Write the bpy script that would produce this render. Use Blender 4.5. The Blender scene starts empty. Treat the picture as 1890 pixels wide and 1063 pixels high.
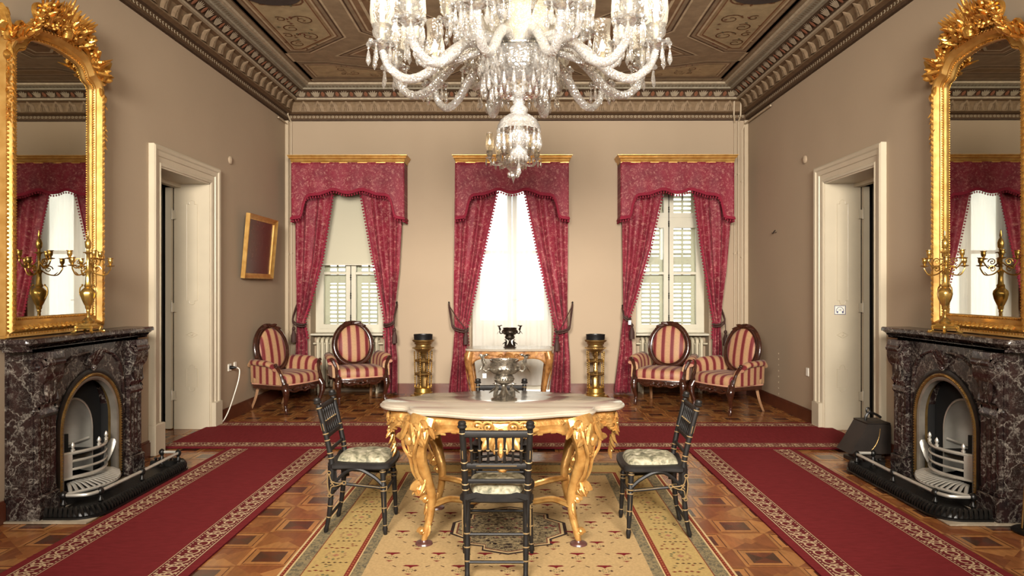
import bpy, math, random
from mathutils import Vector, Matrix
PI = math.pi
sin, cos = math.sin, math.cos
D = bpy.data
SC = bpy.context.scene
COL = SC.collection

# ------------------------------------------------------------------ camera
F, VX, VY, H = 1280.0, 953.0, 531.5, 1.45
cd = D.cameras.new('camera'); cam = D.objects.new('camera', cd); COL.objects.link(cam)
cam.location = (0, 0, H)
cam.rotation_euler = (PI/2, 0, math.atan((VX-945)/F))
cd.sensor_width = 36; cd.lens = 36*F/1890; cd.clip_start = .05
SC.camera = cam
SC.view_settings.view_transform = 'Standard'
SC.view_settings.look = 'None'
SC.view_settings.exposure = 0.42
SC.view_settings.gamma = 1
SC.view_settings.use_curve_mapping = False
cy = SC.cycles
cy.max_bounces = 8; cy.diffuse_bounces = 4; cy.glossy_bounces = 4
cy.transmission_bounces = 6; cy.transparent_max_bounces = 24
cy.caustics_reflective = False; cy.caustics_refractive = False
cy.sample_clamp_indirect = 4.0
cy.use_denoising = True

# ------------------------------------------------------------------ daylight and room light
w = D.worlds.new('sky'); SC.world = w; w.use_nodes = True
bg = w.node_tree.nodes['Background']
bg.inputs[0].default_value = (1.0, .985, .93, 1); bg.inputs[1].default_value = 3.2

def area(name, loc, rot, sx, sy, energy, colour, portal=False, spread=None):
    l = D.lights.new(name, 'AREA'); l.shape = 'RECTANGLE'; l.size = sx; l.size_y = sy
    l.energy = energy; l.color = colour
    if spread: l.spread = spread
    if portal: l.cycles.is_portal = True
    o = D.objects.new(name, l); COL.objects.link(o); o.location = loc; o.rotation_euler = rot
    return o
# photographer's lamps on either side of the camera, near the front wall
area('softbox_lamp', (-1.2, -1.2, 2.9), (math.radians(85), 0, math.radians(-3)), 1.5, 1.2, 165, (1, .93, .83), spread=math.radians(78))
area('softbox_lamp', (1.2, -1.2, 2.9), (math.radians(85), 0, math.radians(3)), 1.5, 1.2, 165, (1, .93, .83), spread=math.radians(78))
for wx in (-2.33, -.06, 2.14):
    area('window_portal', (wx, 10.05, 1.9), (math.radians(-90), 0, 0), 1.1, 2.6, 1, (1, 1, 1), portal=True)

# room: X to the right, Y into the depth, floor at 0
HW, YB, YF, ZC = 3.165, 9.52, -1.6, 4.15
def PX(px, Y): return (px-VX)/F*Y
def PZ(py, Y): return H+(VY-py)/F*Y
random.seed(7)

# ------------------------------------------------------------------ mesh builder
def V(*a): return Vector(a)
def lin(r, g, b, a=1):
    f = lambda c: (c/255/12.92) if c/255 <= .04045 else ((c/255+.055)/1.055)**2.4
    return (f(r), f(g), f(b), a)
def cr(pts, n=6, closed=False):
    P = [Vector(p) for p in pts]; out = []; N = len(P)
    rng = range(N if closed else N-1)
    for i in rng:
        if closed: a, b, c, d = P[(i-1) % N], P[i], P[(i+1) % N], P[(i+2) % N]
        else: a, b, c, d = P[max(i-1, 0)], P[i], P[i+1], P[min(i+2, N-1)]
        for k in range(n):
            t = k/n
            out.append(.5*((2*b)+(c-a)*t+(2*a-5*b+4*c-d)*t*t+(3*b-a-3*c+d)*t**3))
    if not closed: out.append(P[-1])
    return out
def lerp(a, b, t): return a+(b-a)*t
def interp(tab, x):
    if x <= tab[0][0]: return tab[0][1]
    for (x0, y0), (x1, y1) in zip(tab, tab[1:]):
        if x <= x1: return lerp(y0, y1, (x-x0)/(x1-x0) if x1 > x0 else 0)
    return tab[-1][1]

class MB:
    def __init__(s, M=None):
        s.v = []; s.f = []; s.mi = []; s.fc = []; s.M = M or Matrix(); s.m = 0; s.c = None; s.sm = True; s.fs = []
    def vert(s, p):
        s.v.append(s.M @ Vector(p)); return len(s.v)-1
    def face(s, idx):
        s.f.append(list(idx)); s.mi.append(s.m); s.fc.append(s.c); s.fs.append(s.sm)
    def poly(s, pts): s.face([s.vert(p) for p in pts])
    def grid(s, rows, cu=False, cv=False):
        R = [[s.vert(p) for p in r] for r in rows]; n = len(R); m = len(R[0])
        for i in range(n if cv else n-1):
            for j in range(m if cu else m-1):
                s.face([R[i][j], R[i][(j+1) % m], R[(i+1) % n][(j+1) % m], R[(i+1) % n][j]])
        return R
    def box(s, x0, x1, y0, y1, z0, z1, bev=0):
        sm = s.sm; s.sm = False
        if bev > 0 and min(abs(x1-x0), abs(y1-y0), abs(z1-z0)) > 2*bev:
            b = bev
            rows = []
            for z, i in ((z0, b), (z0+b, 0), (z1-b, 0), (z1, b)):
                rows.append([(x0+i+b, y0+i, z), (x1-i-b, y0+i, z), (x1-i, y0+i+b, z), (x1-i, y1-i-b, z), (x1-i-b, y1-i, z), (x0+i+b, y1-i, z), (x0+i, y1-i-b, z), (x0+i, y0+i+b, z)])
            R = s.grid(rows, cu=True); s.face(R[0][::-1]); s.face(R[-1])
        else:
            a = [s.vert(p) for p in ((x0, y0, z0), (x1, y0, z0), (x1, y1, z0), (x0, y1, z0), (x0, y0, z1), (x1, y0, z1), (x1, y1, z1), (x0, y1, z1))]
            for q in ((0, 3, 2, 1), (4, 5, 6, 7), (0, 1, 5, 4), (1, 2, 6, 5), (2, 3, 7, 6), (3, 0, 4, 7)): s.face([a[k] for k in q])
        s.sm = sm
    def lathe(s, prof, seg=16, o=(0, 0, 0), axis=None, flute=0, nfl=0, a0=0, a1=2*PI):
        o = Vector(o)
        Q = Vector((0, 0, 1)).rotation_difference(Vector(axis)).to_matrix() if axis else Matrix.Identity(3)
        full = abs(a1-a0-2*PI) < 1e-6
        rows = []
        for r, z in prof:
            row = []
            for k in range(seg if full else seg+1):
                a = a0+(a1-a0)*k/seg
                rr = r*(1+flute*cos(nfl*a)) if flute else r
                row.append(o+Q @ Vector((rr*cos(a), rr*sin(a), z)))
            rows.append(row)
        R = s.grid(rows, cu=full)
        if full:
            if prof[0][0] > 1e-5: s.face(R[0][::-1])
            if prof[-1][0] > 1e-5: s.face(R[-1])
    def ball(s, c, r, seg=8, rings=5, sz=1):
        s.lathe([(r*max(sin(PI*i/rings), 1e-6), -r*sz*cos(PI*i/rings)) for i in range(rings+1)], seg, c)
    def tube(s, pts, r, seg=8, caps=True, closed=False, flat=None, nrm=None):
        """flat: thickness ratio list / value along the normal; nrm: preferred normal"""
        P = [Vector(p) for p in pts]; n = len(P)
        R = r if hasattr(r, '__len__') else [r]*n
        if flat is None: T = R
        else: T = flat if hasattr(flat, '__len__') else [flat]*n
        N = None; rows = []
        for i in range(n):
            if closed: t = P[(i+1) % n]-P[i-1]
            else: t = P[min(i+1, n-1)]-P[max(i-1, 0)]
            if t.length < 1e-9: t = Vector((0, 0, 1))
            t.normalize()
            if nrm is not None: ref = Vector(nrm)
            elif N is None:
                ref = Vector((0, 0, 1)) if abs(t.z) < .9 else Vector((1, 0, 0))
            else: ref = N
            q = ref-t*ref.dot(t)
            if q.length < 1e-6: q = t.orthogonal()
            N = q.normalized(); B = t.cross(N)
            rows.append([P[i]+B*(R[i]*cos(2*PI*k/seg))+N*(T[i]*sin(2*PI*k/seg)) for k in range(seg)])
        Q = s.grid(rows, cu=True, cv=closed)
        if caps and not closed: s.face(Q[0][::-1]); s.face(Q[-1])
    def leaf(s, p, d, n, L, W, T=None, curl=.3, seg=6, k=6):
        p = Vector(p); d = Vector(d).normalized(); n = Vector(n).normalized(); T = T or W*.28
        pts = []; ws = []; ts = []
        for i in range(k+1):
            t = i/k
            pts.append(p+d*(L*t)+n*(L*curl*t*t)); q = sin(PI*(.14+.74*t))**.8 if t < 1 else .22
            ws.append(max(W*.5*q, .0008)); ts.append(max(T*.5*q, .0006))
        s.tube(pts, ws, seg, flat=ts, nrm=n)
    def scroll(s, c, u, v, r, turns=1.4, th=.01, k=22, a0=0, tail=None):
        c = Vector(c); u = Vector(u).normalized(); v = Vector(v).normalized(); pts = []; rs = []
        for i in range(k+1):
            t = i/k; a = a0+2*PI*turns*t; rr = r*(1-.8*t)
            pts.append(c+u*(rr*cos(a))+v*(rr*sin(a))); rs.append(th*(1-.35*t))
        if tail is not None:
            pts.insert(0, Vector(tail)); rs.insert(0, th*.5)
        s.tube(pts, rs, 6)
        s.ball(pts[-1], th*1.3, 6, 4)
    def prism(s, out, z0, z1, rim=None):
        """out: list of (x,y); rim: list of (inset, z) rows overriding straight sides"""
        rows = []
        n = len(out)
        cx = sum(p[0] for p in out)/n; cyy = sum(p[1] for p in out)/n
        nr = []
        for i in range(n):
            a = Vector(out[i-1]); b = Vector(out[(i+1) % n]); t = (b-a)
            t.normalize(); nr.append(Vector((t.y, -t.x)))
        area2 = sum(out[i-1][0]*out[i][1]-out[i][0]*out[i-1][1] for i in range(n))
        sg = 1 if area2 > 0 else -1
        rim = rim or [(0, z0), (0, z1)]
        for ins, z in rim:
            rows.append([(out[i][0]-sg*nr[i].x*ins, out[i][1]-sg*nr[i].y*ins, z) for i in range(n)])
        R = s.grid(rows, cu=True); s.face(R[0][::-1]); s.face(R[-1])
    def plate(s, out, thick, axis='y', at=0):
        """extruded outline: out=(x,z) in the XZ plane, from y=at to at+thick"""
        a = [s.vert((x, at, z)) for x, z in out]; b = [s.vert((x, at+thick, z)) for x, z in out]
        sm = s.sm; s.face(a); s.face(b[::-1]); s.sm = False; n = len(out)
        for i in range(n): s.face([a[i], b[i], b[(i+1) % n], a[(i+1) % n]])
        s.sm = sm
    def mould(s, path, prof, closed=True):
        """path (x,y) in local XY, prof (outward offset, z)"""
        P = [Vector(p) for p in path]; n = len(P); rows = []
        for i in range(n):
            if closed or 0 < i < n-1:
                a = (P[i]-P[i-1]).normalized(); b = (P[(i+1) % n]-P[i]).normalized()
            elif i == 0: a = b = (P[1]-P[0]).normalized()
            else: a = b = (P[-1]-P[-2]).normalized()
            na = Vector((a.y, -a.x)); nb = Vector((b.y, -b.x)); m = na+nb
            m = m/max(m.dot(na), .35) if m.length > 1e-6 else na
            rows.append([(P[i].x+m.x*o, P[i].y+m.y*o, z) for o, z in prof])
        s.grid(rows, cv=closed)
    def ribbon(s, pts, wd, z):
        P = [Vector((p[0], p[1])) for p in pts]; n = len(P); L = []; Rr = []
        for i in range(n):
            t = P[min(i+1, n-1)]-P[max(i-1, 0)]
            if t.length < 1e-9: t = Vector((1, 0))
            t.normalize(); q = Vector((-t.y, t.x)); w_ = wd[i] if hasattr(wd, '__len__') else wd
            a = P[i]+q*w_*.5; b = P[i]-q*w_*.5
            L.append((a.x, a.y, z)); Rr.append((b.x, b.y, z))
        s.grid([Rr, L])
    def build(s, name, mats, parent=None, smooth=38, label=None, world=True):
        me = D.meshes.new(name)
        off = Vector((0, 0, 0))
        if parent is not None and world:
            o = parent
            while o is not None: off += o.location; o = o.parent
        flip = s.M.to_3x3().determinant() < 0
        me.from_pydata([tuple(v-off) for v in s.v], [], [f[::-1] for f in s.f] if flip else s.f)
        if not isinstance(mats, (list, tuple)): mats = [mats]
        for m in mats: me.materials.append(m)
        me.polygons.foreach_set('material_index', s.mi)
        me.polygons.foreach_set('use_smooth', s.fs)
        if any(c is not None for c in s.fc):
            at = me.attributes.new('tone', 'FLOAT_COLOR', 'FACE')
            buf = []
            for c in s.fc: buf += list(c or (1, 1, 1, 1))
            at.data.foreach_set('color', buf)
        me.update(); me.validate()
        me.set_sharp_from_angle(angle=math.radians(smooth))
        ob = D.objects.new(name, me); COL.objects.link(ob)
        if parent is not None: ob.parent = parent
        if label: ob['label'] = label
        return ob

def tag(o, label, cat, group=None):
    o['label'] = label; o['category'] = cat
    if group: o['group'] = group
    return o
def root(name, label, cat, loc=(0, 0, 0), rz=0, group=None):
    o = D.objects.new(name, None); COL.objects.link(o); o.location = loc; o.rotation_euler = (0, 0, rz)
    o.empty_display_size = .1
    return tag(o, label, cat, group)
def part_empty(name, parent, loc=(0, 0, 0)):
    o = D.objects.new(name, None); COL.objects.link(o); o.parent = parent; o.location = loc; return o
def struct(o): o['kind'] = 'structure'; return o
def dup(r, loc, rz, label, group=None):
    n = r.copy(); COL.objects.link(n); n.location = loc; n.rotation_euler = (0, 0, rz); n['label'] = label
    if group: n['group'] = group
    for ch in list(r.children):
        c = ch.copy(); COL.objects.link(c); c.parent = n
        for g in list(ch.children):
            d = g.copy(); COL.objects.link(d); d.parent = c
    return n

# ------------------------------------------------------------------ materials
class NT:
    def __init__(s, name):
        s.m = D.materials.new(name); s.m.use_nodes = True; s.t = s.m.node_tree; s.n = s.t.nodes; s.l = s.t.links
        s.b = s.n['Principled BSDF']; s.out = s.n['Material Output']
    def node(s, typ, **kw):
        n = s.n.new(typ)
        for k, v in kw.items():
            if k in n.inputs.keys(): n.inputs[k].default_value = v
            else: setattr(n, k, v)
        return n
    def link(s, a, b): s.l.new(a, b)
    def coord(s, scale=(1, 1, 1), obj=True, rot=(0, 0, 0)):
        c = s.node('ShaderNodeTexCoord'); m = s.node('ShaderNodeMapping')
        m.inputs['Scale'].default_value = scale; m.inputs['Rotation'].default_value = rot
        s.link(c.outputs['Object'], m.inputs[0]); return m.outputs[0]
    def noise(s, vec, scale, detail=3, rough=.5, dist=0):
        n = s.node('ShaderNodeTexNoise'); n.inputs['Scale'].default_value = scale; n.inputs['Detail'].default_value = detail
        n.inputs['Roughness'].default_value = rough; n.inputs['Distortion'].default_value = dist
        s.link(vec, n.inputs['Vector']); return n
    def ramp(s, fac, stops, interp='LINEAR'):
        r = s.node('ShaderNodeValToRGB'); cr_ = r.color_ramp; cr_.interpolation = interp
        while len(cr_.elements) < len(stops): cr_.elements.new(.5)
        for e, (p, c) in zip(cr_.elements, stops): e.position = p; e.color = c
        s.link(fac, r.inputs[0]); return r.outputs[0]
    def mix(s, fac, a, b, mode='MIX'):
        m = s.node('ShaderNodeMix'); m.data_type = 'RGBA'; m.blend_type = mode
        for sock, val in ((m.inputs[0], fac), (m.inputs[6], a), (m.inputs[7], b)):
            if hasattr(val, 'links') or isinstance(val, bpy.types.NodeSocket): s.link(val, sock)
            else: sock.default_value = val
        return m.outputs[2]
    def math(s, op, a, b=None):
        m = s.node('ShaderNodeMath'); m.operation = op
        for sock, val in ((m.inputs[0], a), (m.inputs[1], b)):
            if val is None: continue
            if isinstance(val, bpy.types.NodeSocket): s.link(val, sock)
            else: sock.default_value = val
        return m.outputs[0]
    def bump(s, h, strength=.3, dist=.01):
        b = s.node('ShaderNodeBump'); b.inputs['Strength'].default_value = strength; b.inputs['Distance'].default_value = dist
        s.link(h, b.inputs['Height']); s.link(b.outputs[0], s.b.inputs['Normal'])
    def base(s, c):
        if isinstance(c, bpy.types.NodeSocket): s.link(c, s.b.inputs['Base Color'])
        else: s.b.inputs['Base Color'].default_value = c
    def set(s, rough=.5, metal=0, spec=None, coat=None):
        s.b.inputs['Roughness'].default_value = rough; s.b.inputs['Metallic'].default_value = metal
        if spec is not None: s.b.inputs['Specular IOR Level'].default_value = spec
        if coat is not None: s.b.inputs['Coat Weight'].default_value = coat; s.b.inputs['Coat Roughness'].default_value = .12
        return s

def plain(name, rgb, rough=.5, metal=0, var=.12, vscale=8, bump=0, bscale=60, coat=None, spec=None, rgb2=None):
    n = NT(name); n.set(rough, metal, spec, coat)
    c = n.coord(); nz = n.noise(c, vscale, 4)
    a = lin(*rgb)
    if rgb2: bcol = lin(*rgb2)
    else: bcol = tuple(x*(1-2*var) for x in a[:3])+(1,)
    n.base(n.ramp(nz.outputs[0], [(.3, bcol), (.7, a)]))
    if bump: n.bump(n.noise(c, bscale, 3).outputs[0], bump)
    return n.m

M = {}
M['wall'] = plain('beige_wall_paint', (167, 148, 125), .75, var=.025, vscale=1.3, bump=.03, bscale=120, spec=.2)
M['cream'] = plain('cream_gloss_paint', (190, 178, 155), .38, var=.03, vscale=5)
M['cream2'] = plain('cream_window_paint', (200, 194, 174), .45, var=.04, vscale=5)
M['pipe'] = plain('painted_conduit', (178, 160, 134), .5, var=.03)
M['white'] = plain('white_plastic', (232, 228, 215), .35, var=.02)
M['darkroom'] = plain('passage_wall_painted_gloom', (38, 33, 30), .8)  # gloom of the unlit passage put into the wall colour
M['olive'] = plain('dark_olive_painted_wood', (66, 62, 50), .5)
M['basebd'] = plain('varnished_red_brown_baseboard', (98, 52, 34), .35, vscale=6, rgb2=(80, 40, 26))
M['gold'] = plain('polished_gilding', (228, 178, 92), .3, .9, vscale=26, bump=.28, bscale=70, rgb2=(206, 150, 72))
M['goldflat'] = plain('burnished_gold_moulding', (218, 176, 104), .36, .7, vscale=12, rgb2=(190, 142, 72), bump=.06, bscale=40)
M['goldpaint'] = plain('gilded_carved_wood', (206, 162, 96), .36, .55, vscale=18, bump=.3, bscale=45, rgb2=(166, 116, 58))
M['brass'] = plain('aged_brass', (168, 138, 86), .32, .85, vscale=20, rgb2=(136, 106, 62), bump=.15, bscale=90)
M['brassy'] = plain('bright_brass', (220, 180, 92), .27, .9, vscale=14, rgb2=(176, 142, 84), bump=.06, bscale=60)
M['silver'] = plain('tarnished_silver', (168, 160, 146), .26, .9, vscale=40, rgb2=(84, 77, 68), bump=.35, bscale=110)
M['darksilver'] = plain('dark_tarnished_silver', (112, 102, 92), .3, 1, vscale=40, rgb2=(50, 45, 42), bump=.3, bscale=110)
M['steel'] = plain('polished_steel', (204, 200, 190), .42, .6, vscale=6, rgb2=(176, 170, 158))
M['steel2'] = plain('dull_steel', (150, 142, 130), .45, .6, vscale=6, rgb2=(112, 104, 94))
M['iron'] = plain('black_cast_iron', (30, 28, 26), .35, .3, vscale=20, rgb2=(16, 15, 14), bump=.15, bscale=60)
M['soot'] = plain('soot_black', (14, 12, 11), .9)
M['ebony'] = plain('ebonised_wood', (30, 27, 25), .48, vscale=30, rgb2=(22, 20, 19), spec=.3)
M['gilt'] = plain('gilt_line', (150, 124, 84), .5, .2)
M['mahog'] = plain('carved_mahogany', (66, 32, 20), .22, vscale=20, rgb2=(38, 18, 12), coat=.5, bump=.1, bscale=60)
M['walnut'] = plain('gilt_walnut', (172, 124, 70), .36, .3, vscale=18, rgb2=(104, 62, 28), bump=.2, bscale=50)
M['palewood'] = plain('pale_rear_leg_wood', (150, 112, 80), .4)
M['marblew'] = None
M['sheerrod'] = M['goldflat']
M['rope'] = plain('dark_tieback_rope', (62, 34, 26), .7, bump=.3, bscale=200)
M['fringe'] = plain('crimson_fringe', (140, 22, 50), .8, bump=.3, bscale=200)
M['rad'] = plain('cream_radiator_enamel', (196, 186, 160), .45, var=.03)
M['tagpaper'] = plain('white_paper_tag', (230, 228, 220), .7, var=.02)
M['candle'] = plain('wax_candle', (244, 234, 206), .5, var=.02)
M['copper'] = plain('dark_brazier_pan', (42, 42, 42), .4, .6, rgb2=(28, 28, 28))
M['caster'] = plain('purple_brown_caster_cup', (92, 58, 54), .3, var=.1)
M['scuttle'] = plain('dark_brown_metal', (44, 36, 30), .5, .2, rgb2=(32, 26, 22))
M['bluep'] = plain('navy_print', (60, 62, 110), .5)

def tone_mat(name, rough, extra=None, coat=None, nscale=30, namt=.25, bump=0, bscale=200, spec=None, stretch=(1, 1, 1)):
    n = NT(name); n.set(rough, 0, spec, coat)
    a = n.node('ShaderNodeAttribute'); a.attribute_name = 'tone'
    c = n.coord(stretch); nz = n.noise(c, nscale, 5, .6)
    g = n.ramp(nz.outputs[0], [(.25, (1-namt, 1-namt, 1-namt, 1)), (.75, (1+namt*.4,)*3+(1,))])
    n.base(n.mix(1.0, a.outputs['Color'], g, 'MULTIPLY'))
    if bump: n.bump(n.noise(c, bscale, 2).outputs[0], bump)
    return n.m
M['parquet'] = tone_mat('inlaid_parquet', .2, nscale=9, namt=.3, bump=.015, bscale=14, spec=.45, stretch=(3, 1, 1))
M['pile'] = tone_mat('wool_pile', .95, nscale=70, namt=.22, bump=.25, bscale=420, spec=.05)
M['redpile'] = tone_mat('red_wool_pile', .95, nscale=12, namt=.22, bump=.2, bscale=420, spec=.05, stretch=(1, 4, 1))
M['plaster'] = tone_mat('painted_plaster_cornice', .7, nscale=24, namt=.3, spec=.2)
M['canvas'] = tone_mat('painted_ceiling_canvas', .75, nscale=7, namt=.3, spec=.15)

def mottled(name, base, dark, light, scale, rough=.95):
    n = NT(name); n.set(rough, 0, .05)
    c = n.coord((1, 1, .2)); v = n.node('ShaderNodeTexVoronoi'); v.inputs['Scale'].default_value = scale
    nz = n.noise(c, scale*1.3, 3, .6); n.link(n.mix(.25, c, nz.outputs[1]), v.inputs['Vector'])
    x = n.ramp(v.outputs['Distance'], [(.1, lin(*light)), (.32, lin(*base)), (.55, lin(*dark))])
    n.base(n.mix(n.ramp(nz.outputs[0], [(.45, (0, 0, 0, 1)), (.6, (1, 1, 1, 1))]), x, lin(*base)))
    n.bump(n.noise(c, 420, 2).outputs[0], .2)
    return n.m
M['greyband'] = mottled('grey_floral_band', (140, 124, 92), (94, 88, 74), (172, 154, 112), 26)
M['medal'] = mottled('medallion_weave', (150, 132, 98), (72, 62, 52), (186, 164, 120), 30)

def veined(name, base, base2, vein, s1, rough, thick=.035, amount=1.0, coat=None):
    n = NT(name); n.set(rough, 0, .5, coat)
    c = n.coord()
    w1 = n.noise(c, s1*.7, 5, .6)
    wv = n.mix(.22, c, w1.outputs[1])
    def layer(scale, th, vec):
        v = n.node('ShaderNodeTexVoronoi'); v.feature = 'DISTANCE_TO_EDGE'; v.inputs['Scale'].default_value = scale
        n.link(vec, v.inputs['Vector']); return n.ramp(v.outputs['Distance'], [(0, (1, 1, 1, 1)), (th, (.35, .35, .35, 1)), (th*2.2, (0, 0, 0, 1))])
    a = layer(s1, thick, wv); b = layer(s1*2.6, thick*.7, n.mix(.35, c, w1.outputs[1]))
    dens = n.noise(c, s1*.45, 3)
    bm = n.ramp(dens.outputs[0], [(.42, (0, 0, 0, 1)), (.62, (1, 1, 1, 1))])
    tot = n.mix(1.0, a, n.mix(1.0, b, bm, 'MULTIPLY'), 'ADD')
    fine = n.noise(c, s1*5, 8, .75, .8)
    tot = n.mix(1.0, tot, n.ramp(fine.outputs[0], [(.45, (.25, .25, .25, 1)), (.62, (1, 1, 1, 1))]), 'MULTIPLY')
    body = n.ramp(n.noise(c, s1*1.2, 4, .6).outputs[0], [(.35, lin(*base)), (.65, lin(*base2))])
    cloud = n.ramp(n.noise(c, s1*3, 8, .7).outputs[0], [(.52, (0, 0, 0, 1)), (.75, (.45*amount,)*3+(1,))])
    body = n.mix(cloud, body, lin(*vein))
    n.base(n.mix(n.math('MULTIPLY', tot, amount), body, lin(*vein)))
    return n.m
M['rosso'] = veined('dark_red_veined_marble', (25, 18, 18), (44, 29, 27), (168, 160, 148), 8.5, .2, .022, .8)
M['marblew'] = veined('white_marble_top', (160, 150, 134), (148, 136, 120), (150, 118, 108), 1.8, .13, .012, .3)
M['marbles'] = veined('pale_marble_slab', (160, 148, 128), (136, 122, 104), (200, 190, 170), 5, .3, .02, .5)

def damask():
    n = NT('crimson_damask'); n.set(.62, 0, .35)
    n.b.inputs['Sheen Weight'].default_value = .04
    c = n.coord((1, 0, 1)); w1 = n.noise(c, 9, 3, .55)
    wv = n.mix(.16, c, w1.outputs[1])
    def lay(scale, lo, hi, vec):
        v = n.node('ShaderNodeTexVoronoi'); v.inputs['Scale'].default_value = scale; n.link(vec, v.inputs['Vector'])
        return n.ramp(v.outputs['Distance'], [(lo-.05, (0, 0, 0, 1)), (lo, (1, 1, 1, 1)), (hi, (1, 1, 1, 1)), (hi+.05, (0, 0, 0, 1))])
    a = lay(22, .30, .36, wv); b = lay(42, .0, .15, wv); d = lay(64, .34, .42, wv)
    f = n.mix(1, a, b, 'ADD'); f = n.mix(.6, f, d, 'ADD')
    g = n.ramp(n.noise(c, 26, 3).outputs[0], [(.4, (.1, .1, .1, 1)), (.6, (1, 1, 1, 1))])
    f = n.math('MULTIPLY', n.math('MINIMUM', f, 1.0), g)
    f = n.math('MULTIPLY', f, .62)
    base = n.ramp(n.noise(c, 5, 3).outputs[0], [(.35, lin(108, 17, 38)), (.65, lin(128, 27, 48))])
    n.base(n.mix(f, base, lin(190, 136, 126)))
    n.bump(f, .15)
    return n.m
M['damask'] = damask()

def stripes(name, ax):
    n = NT(name); n.set(.55, 0, .3); n.b.inputs['Sheen Weight'].default_value = .05
    c = n.node('ShaderNodeTexCoord'); sp = n.node('ShaderNodeSeparateXYZ'); n.link(c.outputs['Object'], sp.inputs[0])
    x = n.math('MULTIPLY', sp.outputs[ax], 9.2); fr = n.math('FRACT', n.math('ADD', x, 20.25))
    col = n.ramp(fr, [(0, lin(172, 124, 98)), (.08, lin(178, 140, 102)), (.50, lin(170, 118, 94)), (.58, lin(152, 88, 76)), (.62, lin(112, 40, 42)), (.9, lin(102, 33, 37)), (.96, lin(176, 120, 96))], 'CONSTANT')
    nz = n.noise(n.coord(), 60, 3)
    n.base(n.mix(1, col, n.ramp(nz.outputs[0], [(.3, (.82, .82, .82, 1)), (.7, (1, 1, 1, 1))]), 'MULTIPLY'))
    return n.m
M['strx'] = stripes('striped_silk_across', 0)
M['stry'] = stripes('striped_silk_along', 1)

def cushion():
    n = NT('tufted_green_brocade'); n.set(.6, 0, .4)
    c = n.coord(); nz = n.noise(c, 26, 4, .6, .6)
    n.base(n.ramp(nz.outputs[0], [(.36, lin(88, 86, 68)), (.5, lin(136, 130, 106)), (.66, lin(168, 160, 138))]))
    return n.m
M['cush'] = cushion()

def glassy(name, trans, gloss, tint=(1, 1, 1), rough=.06, bumps=0, bscale=50, translu=0):
    amb = 'amber' in name
    n = NT(name); n.n.remove(n.b)
    t = n.node('ShaderNodeBsdfTransparent'); t.inputs[0].default_value = tint+(1,)
    g = n.node('ShaderNodeBsdfGlossy'); g.inputs['Color'].default_value = (1, 1, 1, 1); g.inputs['Roughness'].default_value = rough
    fr = n.node('ShaderNodeFresnel'); fr.inputs[0].default_value = 1.5
    fac = n.math('MINIMUM', n.math('ADD', n.math('MULTIPLY', fr.outputs[0], gloss), 1-trans), 1.0)
    sh = g.outputs[0]
    if bumps:
        c = n.coord(); b = n.node('ShaderNodeBump'); b.inputs['Strength'].default_value = bumps; b.inputs['Distance'].default_value = .01
        v = n.node('ShaderNodeTexVoronoi'); v.inputs['Scale'].default_value = bscale; n.link(c, v.inputs['Vector'])
        n.link(v.outputs['Distance'], b.inputs['Height']); n.link(b.outputs[0], g.inputs['Normal']); n.link(b.outputs[0], fr.inputs['Normal'])
    if translu:
        d = n.node('ShaderNodeBsdfDiffuse'); d.inputs[0].default_value = (.9, .80, .60, 1) if amb else (.95, .93, .88, 1)
        tl = n.node('ShaderNodeBsdfTranslucent'); tl.inputs[0].default_value = (.95, .93, .88, 1)
        m0 = n.node('ShaderNodeMixShader'); m0.inputs[0].default_value = .5; n.link(d.outputs[0], m0.inputs[1]); n.link(tl.outputs[0], m0.inputs[2])
        m1 = n.node('ShaderNodeMixShader'); m1.inputs[0].default_value = translu; n.link(sh, m1.inputs[1]); n.link(m0.outputs[0], m1.inputs[2]); sh = m1.outputs[0]
    m = n.node('ShaderNodeMixShader'); n.link(fac, m.inputs[0]); n.link(t.outputs[0], m.inputs[1]); n.link(sh, m.inputs[2])
    n.link(m.outputs[0], n.out.inputs['Surface'])
    return n.m
M['pane'] = glassy('window_glass', .97, .8, (.97, .99, .97), .02)
M['shade'] = glassy('engraved_shade_glass', .86, 1.4, (1, .97, .9), .05, .3, 60, .35)
M['crystal'] = glassy('cut_crystal', .66, 2.6, (1, .985, .96), .06, .35, 45, .24)
M['frost'] = glassy('ribbed_crystal_tube', .45, 2.6, (1, .97, .93), .10, 1.0, 70, .34)
M['amber'] = glassy('ribbed_amber_glass', .40, 2.0, (1, .95, .84), .12, .8, 90, .55)
M['sheer'] = None

def sheer():
    n = NT('white_sheer_voile'); n.n.remove(n.b)
    t = n.node('ShaderNodeBsdfTransparent'); d = n.node('ShaderNodeBsdfDiffuse'); tl = n.node('ShaderNodeBsdfTranslucent')
    d.inputs[0].default_value = (.9, .89, .86, 1); tl.inputs[0].default_value = (.92, .9, .86, 1)
    m0 = n.node('ShaderNodeMixShader'); m0.inputs[0].default_value = .45; n.link(d.outputs[0], m0.inputs[1]); n.link(tl.outputs[0], m0.inputs[2])
    m = n.node('ShaderNodeMixShader'); m.inputs[0].default_value = .62; n.link(t.outputs[0], m.inputs[1]); n.link(m0.outputs[0], m.inputs[2])
    n.link(m.outputs[0], n.out.inputs['Surface']); return n.m
M['sheer'] = sheer()
def blind():
    n = NT('cream_roller_blind_cloth'); n.n.remove(n.b)
    d = n.node('ShaderNodeBsdfDiffuse'); tl = n.node('ShaderNodeBsdfTranslucent')
    d.inputs[0].default_value = lin(214, 208, 184); tl.inputs[0].default_value = lin(150, 146, 124)
    m0 = n.node('ShaderNodeMixShader'); m0.inputs[0].default_value = .25; n.link(d.outputs[0], m0.inputs[1]); n.link(tl.outputs[0], m0.inputs[2])
    n.link(m0.outputs[0], n.out.inputs['Surface']); return n.m
M['blind'] = blind()
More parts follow.
